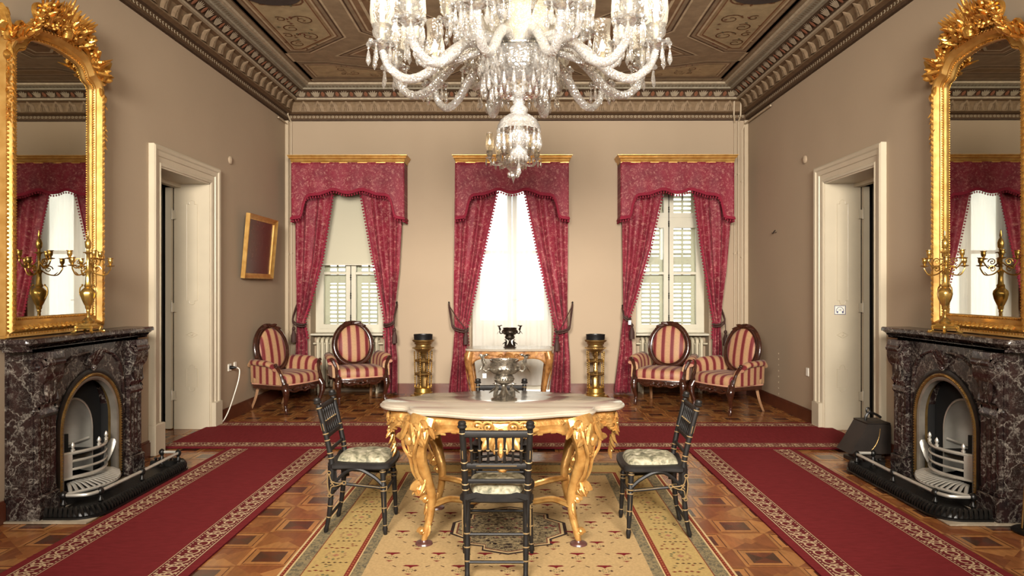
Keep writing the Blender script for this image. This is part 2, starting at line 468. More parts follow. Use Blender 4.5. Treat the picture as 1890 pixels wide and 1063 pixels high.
n_ = NT('silvered_mirror_glass'); n_.set(.015, 1); n_.base((.50, .48, .43, 1)); M['mirror'] = n_.m
def emis(name, col, st):
    n = NT(name); n.n.remove(n.b); e = n.node('ShaderNodeEmission'); e.inputs[0].default_value = col+(1,); e.inputs[1].default_value = st
    n.link(e.outputs[0], n.out.inputs['Surface']); return n.m
M['bulb'] = emis('warm_candle_bulb', (1, .87, .70), 34)
M['bulb2'] = emis('dim_candle_bulb', (1, .72, .40), 14)
def painting():
    n = NT('dark_framed_textile'); n.set(.25, 0, .5)
    c = n.coord((1, 1, 1)); nz = n.noise(c, 40, 5, .7)
    n.base(n.ramp(nz.outputs[0], [(.35, lin(60, 26, 22)), (.6, lin(92, 44, 34)), (.75, lin(126, 74, 50))])); return n.m
M['painting'] = painting()
# ================================================================== ROOM SHELL
# ---- parquet floor
fl = MB(); fl.sm = False
W1, W2, W3, W4, W5 = lin(170, 116, 66), lin(150, 94, 52), lin(130, 76, 43), lin(100, 52, 34), lin(78, 50, 36)
def vary(c, a=.14):
    k = 1+random.uniform(-a, a); return (c[0]*k, c[1]*k, c[2]*k, 1)
ux, uy = .266, .2475
fl.c = W2
fl.box(-3.6, 3.6, YF-.2, 10.0, -.06, -.0012)
i0 = int(-3.6/ux)-1
for i in range(i0, -i0+1):
    for j in range(-23, 27):
        cx, cyy = i*ux, 3.735+(j)*uy
        if cyy < YF-.1 or cyy > 9.9 or abs(cx) > 3.5: continue
        even = (i+j) % 2 == (5 % 2)
        hx, hy = ux*.5, uy*.5
        def q(pts, z, c):
            fl.c = c; fl.poly([(cx+px*ux, cyy+py*uy, z) for px, py in pts])
        if even:
            s = .29
            for (c0, c1, c2, tone) in (((-s, -s), (s, -s), (0, 0), W4), ((s, -s), (s, s), (0, 0), W5), ((s, s), (-s, s), (0, 0), W4), ((-s, s), (-s, -s), (0, 0), W5)):
                q([c0, c1, c2], .0004, vary(tone, .2))
            w_ = .12; e = s+w_
            for k in range(4):
                R = lambda p: [p, (-p[1], p[0]), (-p[0], -p[1]), (p[1], -p[0])][k]
                q([R(p) for p in ((-e, -e), (s, -e), (s, -s), (-e, -s))], .0004, vary(W1))
                q([R(p) for p in ((-.5, -.5), (.5, -.5), (.5, -e-.02), (-.5, -e-.02))], .0008+k*.00012, vary(W1 if k % 2 else W2, .1))
                q([R(p) for p in ((-.40, -e-.02), (.36, -e-.02), (.36, -e+.0), (-.40, -e+.0))], .0014+k*.00012, vary(W4, .1))
        else:
            s = .5
            tn = [W1, W3, W2, W3]; random.shuffle(tn)
            for k, (a, b) in enumerate((((-s, -s), (s, -s)), ((s, -s), (s, s)), ((s, s), (-s, s)), ((-s, s), (-s, -s)))):
                q([a, b, (0, 0)], 0, vary(tn[k], .12))
            q([(-.2, 0), (0, -.2), (.2, 0), (0, .2)], .0004, vary(W2, .1))
struct(fl.build('floor', M['parquet']))

# ---- walls
TW = .335
def wall_side(s, name):
    b = MB(); b.sm = False
    def bx(y0, y1, z0, z1): b.box(min(s*HW, s*(HW+TW)), max(s*HW, s*(HW+TW)), y0, y1, z0, z1)
    bx(YF-.3, 4.47, 0, ZC+.1); bx(4.47, 5.25, .93, ZC+.1); bx(5.25, 6.12, 0, ZC+.1)
    bx(6.12, 7.12, 2.53, ZC+.1); bx(7.12, YB+.4, 0, ZC+.1)
    o = b.build(name, M['wall']); struct(o)
wall_side(-1, 'wall_left'); wall_side(1, 'wall_right')
WIN = [(-2.33, .50), (-.06, .56), (2.14, .50)]
b = MB(); b.sm = False
xs = [-HW-TW]
for c, h in WIN: xs += [c-h, c+h]
xs.append(HW+TW)
for k in range(0, len(xs), 2): b.box(xs[k], xs[k+1], YB, YB+.42, 0, ZC+.1)
for k, (c, h) in enumerate(WIN):
    b.box(c-h, c+h, YB, YB+.42, 3.06, ZC+.1)
    if k != 1: b.box(c-h, c+h, YB+.2, YB+.42, 0, .80)
struct(b.build('wall_back', M['wall']))
b = MB(); b.sm = False
b.box(-HW-TW, HW+TW, YF-.2, YF, 0, ZC+.1)
struct(b.build('wall_front', M['wall']))
for k, (c, h) in enumerate(WIN):
    if k == 1: continue
    b = MB(); b.box(c-h, c+h, YB-.02, YB+.30, .795, .825, .006)
    struct(b.build('trim_%d' % (k+1), M['cream2']))

# ---- baseboards
def baseboard(name, segs, s=None):
    b = MB(); b.sm = False
    for a0, a1 in segs:
        if s is None:
            b.box(a0, a1, YB-.022, YB, 0, .125); b.box(a0, a1, YB-.014, YB, .125, .14)
        else:
            x = sorted((s*HW, s*(HW-.022))); b.box(x[0], x[1], a0, a1, 0, .125)
            x = sorted((s*HW, s*(HW-.014))); b.box(x[0], x[1], a0, a1, .125, .14)
    struct(b.build(name, M['basebd']))
baseboard('baseboard_left', [(YF, 4.25), (5.6, 5.94), (7.30, YB)], -1)
baseboard('baseboard_right', [(YF, 4.25), (5.6, 5.94), (7.30, YB)], 1)
baseboard('baseboard_back', [(-HW, -2.83), (-1.83, -.62), (.5, 1.64), (2.64, HW)])

# ---- cornice
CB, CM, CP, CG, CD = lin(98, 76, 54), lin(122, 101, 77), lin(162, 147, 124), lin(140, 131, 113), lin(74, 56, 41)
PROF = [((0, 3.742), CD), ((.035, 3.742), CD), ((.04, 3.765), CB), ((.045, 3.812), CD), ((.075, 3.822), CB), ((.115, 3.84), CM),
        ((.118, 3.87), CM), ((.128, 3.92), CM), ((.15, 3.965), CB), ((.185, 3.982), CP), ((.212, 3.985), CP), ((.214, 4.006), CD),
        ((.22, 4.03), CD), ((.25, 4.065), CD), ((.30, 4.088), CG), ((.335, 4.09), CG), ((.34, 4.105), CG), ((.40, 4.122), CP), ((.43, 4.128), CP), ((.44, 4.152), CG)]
def cornice(name, fr, L, e0, e1):
    """fr(a, d, z) -> world; runs a in [0, L] with mitres"""
    b = MB(); b.sm = False
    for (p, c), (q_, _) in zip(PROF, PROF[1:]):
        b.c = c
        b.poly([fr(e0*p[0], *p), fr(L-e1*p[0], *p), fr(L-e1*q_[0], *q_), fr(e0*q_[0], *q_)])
    b.sm = True
    # row of small rings, lower band
    n = int(L/.052)
    for k in range(n):
        a = (k+.5)*L/n
        if a < e0*.06 or a > L-e1*.06: continue
        b.c = CP
        w_ = .019
        for (z0, z1, d0, d1, aw) in ((3.772, 3.806, .046, .05, w_),):
            pts = [fr(a+aw*cos(t), d0+.004, 3.789+.017*sin(t)) for t in [2*PI*i/8 for i in range(8)]]
            pin = [fr(a+aw*.45*cos(t), d0+.007, 3.789+.008*sin(t)) for t in [2*PI*i/8 for i in range(8)]]
            b.grid([pts, pin], cu=True)
    # arched leaves of the middle band, anthemions of the upper band
    n = int(L/.19)
    for k in range(n):
        a = (k+.5)*L/n
        if a < e0*.2 or a > L-e1*.2: continue
        rows = []
        for i in range(5):
            t = i/4; z = 3.848+.125*t; d = interp([(3.84, .118), (3.87, .121), (3.92, .132), (3.965, .155), (3.982, .18)], z)
            hw_ = .072*(1-t**2.6)**.5+.002
            rows.append([fr(a-hw_, d+.002, z), fr(a-hw_*.5, d+.016, z), fr(a, d+.022, z), fr(a+hw_*.5, d+.016, z), fr(a+hw_, d+.002, z)])
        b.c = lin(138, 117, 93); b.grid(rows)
        for o in (-.03, 0, .03):
            b.c = lin(102, 82, 60)
            b.grid([[fr(a+o*(1-t*.7)-.006, interp([(3.84, .118), (3.87, .121), (3.92, .132), (3.965, .155)], 3.852+.09*t)+.026-abs(o)*.25, 3.852+.09*t),
                     fr(a+o*(1-t*.7)+.006, interp([(3.84, .118), (3.87, .121), (3.92, .132), (3.965, .155)], 3.852+.09*t)+.026-abs(o)*.25, 3.852+.09*t)] for t in (0, .5, 1)])
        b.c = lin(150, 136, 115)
        for o, l_ in ((-.055, .8), (-.03, 1), (0, 1.05), (.03, 1), (.055, .8)):
            p0 = fr(a+o*.35, .226, 4.016); p1 = fr(a+o, .226+.06*l_, 4.016+.062*l_)
            dd = Vector(p1)-Vector(p0)
            nn = Vector(fr(a, 1, 0))-Vector(fr(a, 0, 1))
            b.leaf(p0, dd, nn, dd.length, .024, .008, .05, 4, 3)
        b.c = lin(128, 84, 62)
        b.leaf(fr(a+.095, .226, 4.02), Vector(fr(a, .07, .06))-Vector(fr(a, 0, 0)), Vector(fr(a, 1, 0))-Vector(fr(a, 0, 1)), .075, .05, .01, .05, 4, 3)
    n = int(L/.045)
    for k in range(n):
        a = (k+.5)*L/n
        if a < e0*.38 or a > L-e1*.38: continue
        b.c = lin(118, 104, 84)
        b.poly([fr(a-.012, .352, 4.1065), fr(a+.012, .352, 4.1065), fr(a+.012, .385, 4.116), fr(a-.012, .385, 4.116)])
    struct(b.build(name, M['plaster']))
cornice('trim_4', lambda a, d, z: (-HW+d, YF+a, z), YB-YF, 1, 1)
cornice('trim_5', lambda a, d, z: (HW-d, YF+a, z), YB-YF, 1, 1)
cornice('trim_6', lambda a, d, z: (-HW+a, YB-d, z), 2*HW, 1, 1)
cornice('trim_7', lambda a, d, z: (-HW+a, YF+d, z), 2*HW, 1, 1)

# ---- ceiling with painted compartments
ce = MB(); ce.sm = False
T0, T1, T2, T3, T4 = lin(150, 130, 104), lin(192, 174, 144), lin(120, 90, 66), lin(84, 62, 46), lin(142, 124, 100)
ce.c = T0; ce.box(-HW-TW, HW+TW, YF-.2, YB+.42, ZC, ZC+.1)
zc = [ZC-.0015]
def cpoly(pts, c, lvl=1):
    ce.c = c; ce.poly([(x, y, ZC-.001*lvl) for x, y in pts])
def inset(pts, d):
    n = len(pts); out = []
    ar = sum(pts[i-1][0]*pts[i][1]-pts[i][0]*pts[i-1][1] for i in range(n)); sg = 1 if ar > 0 else -1
    for i in range(n):
        p = Vector(pts[i]); a = (p-Vector(pts[i-1])).normalized(); c = (Vector(pts[(i+1) % n])-p).normalized()
        na = Vector((-a.y, a.x))*sg; nb = Vector((-c.y, c.x))*sg; m = (na+nb); m = m/max(m.dot(na), .4)
        out.append((p.x+m.x*d, p.y+m.y*d))
    return out
def cframe(pts, c, d, lvl=2.5):
    q = inset(pts, d); n = len(pts); ce.c = c
    for i in range(n):
        j = (i+1) % n
        ce.poly([(pts[i][0], pts[i][1], ZC-.001*lvl), (pts[j][0], pts[j][1], ZC-.001*lvl), (q[j][0], q[j][1], ZC-.001*lvl), (q[i][0], q[i][1], ZC-.001*lvl)])
    return q
def cmould(pts, d0=.05):
    q = pts
    for c, d in ((T1, .022), (T3, .02), (T4, .035), (T2, .018), (T1, .02)): q = cframe(q, c, d)
    return q
CYc = 4.2
def scrollwork(cx, cy_, sc, fx=1, fy=1):
    """painted arabesque: two volutes, a spray of leaves and small flowers"""
    ce.c = lin(108, 74, 52)
    for (ox, oy, r, a0, tn, dr) in ((-.12, .1, .14, .3, 1.3, 1), (.1, -.16, .11, 2.2, 1.3, -1), (.14, .14, .07, 1, 1.1, 1)):
        pts = []
        for i in range(19):
            t = i/18; a = a0+dr*2*PI*tn*t; rr = r*(1-.75*t)
            pts.append((cx+fx*sc*(ox+rr*cos(a)), cy_+fy*sc*(oy+rr*sin(a))))
        ce.ribbon(pts, [.02*sc*(1-.5*i/18) for i in range(19)], ZC-.006)
    for i in range(12):
        a = i*.55; r = .1+.022*i
        px, py = cx+fx*sc*(r*cos(a)*.8), cy_+fy*sc*(r*sin(a)*1.3); l_ = .06*sc
        ce.c = random.choice([lin(120, 84, 60), lin(126, 70, 58), lin(98, 98, 78), lin(180, 160, 124)])
        d = a+random.uniform(-.6, .6)
        ce.poly([(px, py, ZC-.007), (px+l_*.5*cos(d+.5), py+l_*.5*sin(d+.5), ZC-.007), (px+l_*cos(d), py+l_*sin(d), ZC-.007), (px+l_*.5*cos(d-.5), py+l_*.5*sin(d-.5), ZC-.007)])
RX, RYh = HW-.44, (YB-.44)-CYc
rect = [(-RX, CYc-RYh), (RX, CYc-RYh), (RX, CYc+RYh), (-RX, CYc+RYh)]
q = rect
for c, d in ((T4, .05), (T3, .018), (T1, .03)): q = cframe(q, c, d)
for sx in (-1, 1):
    for sy in (-1, 1):
        P = lambda L: [(sx*x, CYc+sy*(y-CYc)) for x, y in (L if sx*sy > 0 else L[::-1])]
        # long side compartment with chamfered inner corners
        if sy == 1:
            side = [(2.66, 7.96), (2.36, 7.96), (1.83, 7.46), (1.83, 5.75), (2.2, 5.35), (2.66, 5.35)]
        for L in ([(2.66, 7.96), (2.36, 7.96), (1.83, 7.46), (1.83, 5.75), (2.2, 5.35), (2.66, 5.35)],):
            pts = P(L); cpoly(pts, lin(156, 132, 100)); q = cmould(pts); q2 = inset(q, .03); cpoly(q2, lin(172, 154, 120), 3.5); cframe(q2, lin(128, 84, 60), .012, 4.5)
            for yy in (5.75, 6.35, 7.05, 7.5):
                scrollwork(sx*(2.25 if yy != 7.5 else 2.32), CYc+sy*(yy-CYc), .85 if yy != 6.35 else 1.1, sx, sy if yy < 7 else -sy)
            # dark cartouche
            cpoly([(sx*(2.26+.26*cos(t)), CYc+sy*(6.4-CYc+.2*sin(t))) for t in [2*PI*i/16 for i in range(16)]], lin(74, 66, 62), 8)
        # corner compartment, slanted
        pts = P([(2.66, 8.25), (2.26, 8.25), (1.35, 8.62), (1.05, 8.95), (2.66, 8.95)]); cpoly(pts, lin(146, 122, 92)); q = cmould(pts); cpoly(inset(q, .02), lin(180, 158, 122), 3.5)
        scrollwork(sx*2.1, CYc+sy*(8.62-CYc), .55, sx, sy); scrollwork(sx*1.75, CYc+sy*(8.72-CYc), .4, -sx, sy)
        # triangle between them
        pts = P([(2.12, 8.06), (1.62, 7.60), (1.2, 8.3)]); cpoly(pts, lin(136, 108, 82)); q = cmould(pts)
        scrollwork(sx*1.66, CYc+sy*(7.97-CYc), .35, sx, sy)
        # zigzag arms of the middle star
        pts = P([(1.66, 5.6), (1.66, 7.3), (1.0, 8.1), (.55, 8.1), (.55, 7.2), (1.1, 6.6), (1.1, 5.6)]); cpoly(pts, lin(132, 104, 78)); q = cmould(pts); cframe(inset(q, .06), T1, .03, 3.5)
        scrollwork(sx*1.38, CYc+sy*(6.4-CYc), .5, sx, sy); scrollwork(sx*.95, CYc+sy*(7.55-CYc), .5, sx, sy)
for sy in (-1, 1):
    pts = [(-.9, CYc+sy*4.62), (.9, CYc+sy*4.62), (.6, CYc+sy*4.25), (-.6, CYc+sy*4.25)]
    if sy < 0: pts = pts[::-1]
    cpoly(pts, lin(146, 122, 92)); cmould(pts)
oc = [(1.0*cos(PI/8+PI*i/4), CYc+1.5*sin(PI/8+PI*i/4)) for i in range(8)]
cpoly(oc, lin(150, 124, 94)); q = cmould(oc); scrollwork(0, CYc+.7, .9); scrollwork(0, CYc-.7, .9, -1, -1)
struct(ce.build('ceiling', M['canvas']))

# ---- doorways
def doorway(s, name, y0, y1, ztop=2.53):
    D_ = D.objects.new(name, None); COL.objects.link(D_); D_.location = (s*HW, (y0+y1)/2, 0); struct(D_)
    Mx = Matrix(((0, -s, 0, s*HW), (1, 0, 0, 0), (0, 0, 1, 0), (0, 0, 0, 1)))   # (a along, b into room, z)
    def mb(): return MB(Mx.copy())
    # casing: mitred moulding round three sides; local plane (a, z) with outward offset
    b = mb(); cw = .17
    prof = [(0, -.01), (0, .022), (.02, .03), (.03, .022), (.075, .026), (.08, .036), (.12, .04), (.13, .052), (.155, .056), (cw, .046), (cw, 0)]
    path = [(y0, .0), (y0, ztop), (y1, ztop), (y1, .0)]
    rows = []
    for o, h in prof:
        rows.append([(y0-o, h, 0), (y0-o, h, ztop+o), (y1+o, h, ztop+o), (y1+o, h, 0)])
    b.grid(rows); b.build('casing', M['cream'], D_, 20)
    b = mb()
    b.box(y0-cw-.012, y0-.01, 0, .066, 0, .27, .006); b.box(y1+.01, y1+cw+.012, 0, .066, 0, .27, .006)
    b.build('plinth_block', M['cream'], D_)
    b = mb()
    b.box(y1-.012, y1, -TW-.02, .012, 0, ztop); b.box(y0, y0+.012, -TW-.02, .012, 0, ztop); b.box(y0, y1, -TW-.02, .012, ztop-.015, ztop)
    # stop strips
    b.box(y0+.012, y1-.012, -TW-.02, -TW+.05, ztop-.05, ztop-.015)
    b.build('jamb', M['cream'], D_)
    # raised panel outlines on the far and near jamb
    def outline(z0, z1, w_, yy, dirn):
        b = mb(); c = -TW/2
        k = .022
        pts = [(-w_, z0+.04), (-w_*.5, z0+.04), (-w_*.5, z0+.015), (-w_*.2, z0), (w_*.2, z0), (w_*.5, z0+.015), (w_*.5, z0+.04), (w_, z0+.04),
               (w_, z1-.04), (w_*.5, z1-.04), (w_*.5, z1-.015), (w_*.2, z1), (-w_*.2, z1), (-w_*.5, z1-.015), (-w_*.5, z1-.04), (-w_, z1-.04)]
        b.tube([(yy+dirn*.002, c+x, z) for x, z in pts], .0045, 5, closed=True)
        b.build('panel_moulding', M['cream'], D_)
    for yy, dn in ((y1-.012, -1), (y0+.012, 1)):
        outline(1.28, 2.35, .055, yy, dn); outline(.39, .66, .055, yy, dn)
        b = mb(); c = -TW/2; yv = yy+dn*.003
        b.tube([(yv, c-.06, .97), (yv, c-.02, .99), (yv, c, 1.0), (yv, c+.02, .99), (yv, c+.06, .97), (yv, c+.02, .95), (yv, c, .94), (yv, c-.02, .95)], .0045, 5, closed=True)
        b.ball((yv, c, .97), .012, 8, 5); b.build('escutcheon', M['cream'], D_)
    # hinged leaf folded back in the next room, with hinges
    b = mb(); b.box(y1-.05, y1-.008, -TW-.09, -TW-.03, .01, ztop-.05); 
    b.build('door_leaf', M['cream'], D_)
    b = mb()
    for z in (.35, 1.25, 2.2):
        b.lathe([(.009, -.05), (.009, .05), (.004, .06)], 8, (y1-.055, -TW-.02, z)); b.ball((y1-.055, -TW-.02, z+.065), .009, 6, 4)
        b.box(y1-.053, y1-.045, -TW-.055, -TW+.02, z-.045, z+.045)
    b.build('hinge', M['cream'], D_)
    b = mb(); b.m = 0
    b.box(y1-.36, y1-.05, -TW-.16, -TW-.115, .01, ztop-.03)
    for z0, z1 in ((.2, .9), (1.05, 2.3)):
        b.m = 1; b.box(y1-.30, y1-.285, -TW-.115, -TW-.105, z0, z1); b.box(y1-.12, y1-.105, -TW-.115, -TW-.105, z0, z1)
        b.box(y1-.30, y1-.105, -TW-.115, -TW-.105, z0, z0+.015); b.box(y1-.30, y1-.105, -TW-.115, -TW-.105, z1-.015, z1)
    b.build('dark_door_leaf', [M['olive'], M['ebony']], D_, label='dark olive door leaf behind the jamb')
    # passage beyond, its darkness painted into walls, floor and lid
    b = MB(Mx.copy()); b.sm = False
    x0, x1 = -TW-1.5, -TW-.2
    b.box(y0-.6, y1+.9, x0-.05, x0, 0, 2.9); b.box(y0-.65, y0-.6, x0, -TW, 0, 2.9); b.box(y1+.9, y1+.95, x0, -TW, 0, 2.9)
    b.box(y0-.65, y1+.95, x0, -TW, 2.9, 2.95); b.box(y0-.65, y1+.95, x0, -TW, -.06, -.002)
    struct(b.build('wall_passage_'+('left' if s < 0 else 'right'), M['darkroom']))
    return D_
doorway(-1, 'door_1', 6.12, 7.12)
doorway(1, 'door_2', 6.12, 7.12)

# ---- windows (frame plane at Y = 9.80)
YW = 9.80
def bars(b, x0, x1, z0, z1, w_, y0, y1):
    b.box(x0, x1, y0, y1, z0, z0+w_); b.box(x0, x1, y0, y1, z1-w_, z1)
    b.box(x0, x0+w_, y0, y1, z0+w_, z1-w_); b.box(x1-w_, x1, y0, y1, z0+w_, z1-w_)
def window(name, cx, hw, z0, z1, kind):
    Wd = D.objects.new(name, None); COL.objects.link(Wd); Wd.location = (cx, YW, z0); struct(Wd)
    b = MB(); bars(b, cx-hw, cx+hw, z0, z1, .05, YW-.03, YW+.06)
    if kind == 3: b.box(cx-hw, cx+hw, YW-.035, YW+.05, 2.36, 2.44)
    b.build('window_frame', M['cream2'], Wd)
    ztops = z1-.05 if kind != 3 else 2.36
    for sx in (-1, 1):
        x0, x1 = (cx-hw+.05, cx-.004) if sx < 0 else (cx+.004, cx+hw-.05)
        segs = [(z0+.05, ztops)] + ([(2.44, z1-.05)] if kind == 3 else [])
        for zz0, zz1 in segs:
            b = MB(); bars(b, x0, x1, zz0, zz1, .065, YW-.045, YW)
            b.build('sash', M['cream2'], Wd)
            low = zz0+.065
            if kind == 2:
                b = MB(); b.box(x0+.065, x1-.065, YW-.035, YW-.005, 1.93, 1.98); b.box(x0+.065, x1-.065, YW-.035, YW-.005, zz0+.065, .98)
                b.box(x0+.1, x1-.1, YW-.045, YW-.03, zz0+.12, .9); b.box(x0+.065, x1-.065, YW-.04, YW-.005, .98, 1.0)
                b.build('door_panel', M['cream2'], Wd); low = 1.0
            else:
                rails = [r for r in (1.64,) if zz0 < r < zz1]
                for r in rails:
                    b = MB(); b.box(x0+.065, x1-.065, YW-.035, YW-.005, r, r+.035); b.build('glazing_bar', M['cream2'], Wd)
            b = MB(); b.box(x0+.06, x1-.06, YW-.021, YW-.017, low, zz1-.06); b.build('pane', M['pane'], Wd)
    if kind != 2:
        # louvred shutters outside
        ys = YW+.10
        for sx in (-1, 1):
            x0, x1 = (cx-hw+.05, cx-.002) if sx < 0 else (cx+.002, cx+hw-.05)
            b = MB(); b.sm = False
            rw = .115 if kind != 3 else .10
            zs = [(z0+.1, 1.52), (1.64, 1.78), (1.90, 2.30), (2.46, 2.84)]
            b.box(x0, x0+rw, ys, ys+.04, z0, z1); b.box(x1-rw, x1, ys, ys+.04, z0, z1)
            xm = (x0+x1)/2; b.box(xm-.012, xm+.012, ys-.004, ys+.036, z0, z1)
            pz = z0
            for a, c in zs+[(z1, z1)]:
                b.box(x0+rw, x1-rw, ys, ys+.04, pz, a); pz = c
            b.build('shutter_frame', M['cream2'], Wd)
            b = MB(); b.sm = False
            for a, c in zs:
                n = max(2, round((c-a)/.062))
                for i in range(n):
                    z = a+(i+.5)*(c-a)/n
                    t = math.radians(38)
                    hh, th = .022, .004
                    r0 = [(ys+.02+u*cos(t)-v*sin(t), z-u*sin(t)-v*cos(t)) for u, v in ((-hh, -th), (hh, -th), (hh, th), (-hh, th))]
                    # slats slope down to the outside
                    A = [b.vert((x0+rw, y, zz)) for y, zz in r0]; B = [b.vert((x1-rw, y, zz)) for y, zz in r0]
                    b.face(A[::-1]); b.face(B)
                    for k in range(4): b.face([A[k], A[(k+1) % 4], B[(k+1) % 4], B[k]])
            b.build('louvre_slats', M['cream2'], Wd)
        # espagnolette rod with knobs
        b = MB()
        b.tube([(cx, YW-.055, z0+.1), (cx, YW-.055, z1-.1)], .005, 6)
        for z in (1.03, 1.34, 1.6, 2.35, 2.55):
            b.lathe([(.004, -.05), (.011, -.03), (.006, -.01), (.014, 0), (.006, .01), (.011, .03), (.004, .05)], 8, (cx, YW-.058, z))
        b.build('bolt_rod', M['ebony'] if kind == 3 else M['iron'], Wd, label='dark metal bolt rod')
    else:
        b = MB(); b.tube(cr([(cx-.0, YW-.06, 1.28), (cx+.03, YW-.08, 1.285), (cx+.09, YW-.075, 1.28)], 4), .007, 6)
        b.box(cx-.012, cx+.012, YW-.06, YW-.045, 1.2, 1.34); b.build('handle', M['steel'], Wd)
window('window_1', -2.33, .50, .825, 3.06, 1)
window('window_2', -.06, .56, .02, 3.06, 2)
window('window_3', 2.14, .50, .825, 3.06, 3)
# ================================================================== WALL-SIDE THINGS
def sideM(s): return Matrix(((0, -s, 0, s*HW), (1, 0, 0, 0), (0, 0, 1, 0), (0, 0, 0, 1)))
SIDE = {-1: 'left', 1: 'right'}

def fireplace(s):
    nm = SIDE[s]; Mx = sideM(s)
    R = root('fireplace', 'dark red veined marble fireplace with steel arched grate against the %s wall' % nm, 'fireplace', (s*(HW-.1), 4.86, 0), 0, 'marble fireplaces')
    mb = lambda: MB(Mx.copy())
    A0, A1, BF = 4.27, 5.46, .175
    ac, hw_, zs, rt = 4.86, .37, .49, .37
    # front slab with arched opening
    b = mb()
    arch = [(ac-hw_, 0)]+[(ac-hw_*cos(t), zs+rt*1.06*sin(t)) for t in [PI*i/24 for i in range(25)]]+[(ac+hw_, 0)]
    x0, x1, zt = A0+.02, A1-.02, 1.07
    def edge(p):
        if p[1] <= zs+1e-6: return (x0 if p[0] < ac else x1, p[1])
        dx, dz = p[0]-ac, p[1]-zs; k = 1e9
        if dx > 1e-6: k = min(k, (x1-ac)/dx)
        if dx < -1e-6: k = min(k, (x0-ac)/dx)
        if dz > 1e-6: k = min(k, (zt-zs)/dz)
        return (ac+dx*k, zs+dz*k)
    outer = [edge(p) for p in arch]
    b.sm = False
    b.grid([[(p[0], BF, p[1]) for p in outer], [(p[0], BF, p[1]) for p in arch], [(p[0], -.02, p[1]) for p in arch]])
    # corner fillers of the outer rectangle
    for xx in (x0, x1):
        c = [p for p in outer if abs(p[0]-xx) < 1e-6 and p[1] > zs]; tp = [p for p in outer if abs(p[1]-zt) < 1e-6]
        a = max(c, key=lambda p: p[1]); t_ = min(tp, key=lambda p: abs(p[0]-xx))
        b.poly([(a[0], BF, a[1]), (xx, BF, zt), (t_[0], BF, t_[1])])
    b.box(A0, A0+.02, 0, BF+.0, 0, 1.07); b.box(A1-.02, A1, 0, BF, 0, 1.07); b.box(A0, A1, 0, BF, 1.05, 1.075)
    # frieze curve framing the arch, and side panel mouldings
    b.sm = True
    for s_ in (-1, 1):
        b.tube(cr([(ac+s_*.04, BF+.005, 1.0), (ac+s_*.2, BF+.008, .985), (ac+s_*.33, BF+.005, .9), (ac+s_*.385, BF+.003, .74), (ac+s_*.395, BF, .5)], 5), .011, 6)
    b.build('marble_surround', M['rosso'], R)
    for aa in (A0-.002, A1+.002):
        b = mb(); b.sm = False; z0, z1 = .22, 1.0
        for (p, q_) in (((.02, z0), (.155, z0)), ((.155, z0), (.155, z1)), ((.155, z1), (.02, z1)), ((.02, z1), (.02, z0))):
            b.tube([(aa, p[0], p[1]), (aa, q_[0], q_[1])], .006, 4)
        b.build('side_moulding', M['rosso'], R)
    # plinths
    for a0, a1 in ((A0-.015, A0+.19), (A1-.19, A1+.015)):
        b = mb(); b.box(a0, a1, 0, BF+.05, 0, .16, .008); b.box(a0+.012, a1-.012, 0, BF+.035, .16, .19, .006); b.build('plinth', M['rosso'], R)
        # fluted pilaster
        b = mb(); p0, p1 = a0+.02, a1-.02
        rows = []
        n = 30
        for z in (.19, .72):
            rows.append([(p0+(p1-p0)*i/n, BF+.022+(.008*abs(cos(PI*3*(i-n*.1)/(n*.8))) if n*.1 <= i <= n*.9 else .008), z) for i in range(n+1)])
        b.grid(rows); b.sm = False
        for aa in (p0+.003, p1-.003): b.poly([(aa, 0, .19), (aa, BF+.03, .19), (aa, BF+.03, .72), (aa, 0, .72)])
        b.poly([(p0, 0, .72), (p1, 0, .72), (p1, BF+.03, .72), (p0, BF+.03, .72)])
        b.build('pilaster', M['rosso'], R)
        # scrolled corbel
        b = mb(); sil = [(0, .62), (BF+.015, .62), (BF+.03, .64), (BF+.045, .66), (BF+.03, .69), (BF+.03, .71), (BF+.05, .74), (BF+.045, .77), (BF+.035, .80), (BF+.045, .84), (BF+.075, .88), (BF+.1, .92), (BF+.115, .97), (BF+.105, 1.02), (BF+.08, 1.05), (0, 1.05)]
        sil = [(min(x, BF+.085), z) for x, z in sil]
        aa = [b.vert((p0, x, z)) for x, z in sil]; bb = [b.vert((p1, x, z)) for x, z in sil]
        b.sm = False; b.face(aa[::-1]); b.face(bb); b.sm = True
        for i in range(len(sil)-1): b.face([aa[i], aa[i+1], bb[i+1], bb[i]])
        for aw in (p0-.004, p1+.004):
            b.scroll((aw, BF+.03, .965), (0, 1, 0), (0, 0, 1), .052, 1.7, .011)
            b.scroll((aw, BF+.005, .68), (0, 1, 0), (0, 0, 1), .03, 1.3, .008)
        am = (p0+p1)/2
        for i in range(3):
            b.leaf((am+(i-1)*.035, BF+.06, .93), (0, -.15, -1), (0, 1, 0), .2, .05, .03, .12)
        b.tube([(p0, BF+.07, .985), (p1, BF+.07, .985)], .028, 10)
        b.build('corbel', M['rosso'], R)
    # keystone shell
    b = mb()
    for i in range(-2, 3): b.leaf((ac+i*.012, BF+.005, .895), (i*.28, .1, 1), (0, 1, 0), .13-.012*abs(i), .045, .03, .35)
    b.ball((ac, BF+.02, .89), .022, 8, 5); b.build('keystone', M['rosso'], R)
    # mantel shelf: moulded, serpentine front
    b = mb()
    SB = .245
    out = [(4.14, 0)]+[(4.14, SB-.03), (4.15, SB-.01), (4.175, SB)]
    out += [(a, SB-.028*sin(PI*(a-4.3)/1.12)**2*(1 if abs(a-ac) > .16 else .55+.45*abs(a-ac)/.16)) for a in [4.3+i*.056 for i in range(21)]]
    out += [(5.555, SB), (5.59, SB-.01), (5.60, SB-.03), (5.60, 0)]
    out = out[::-1]
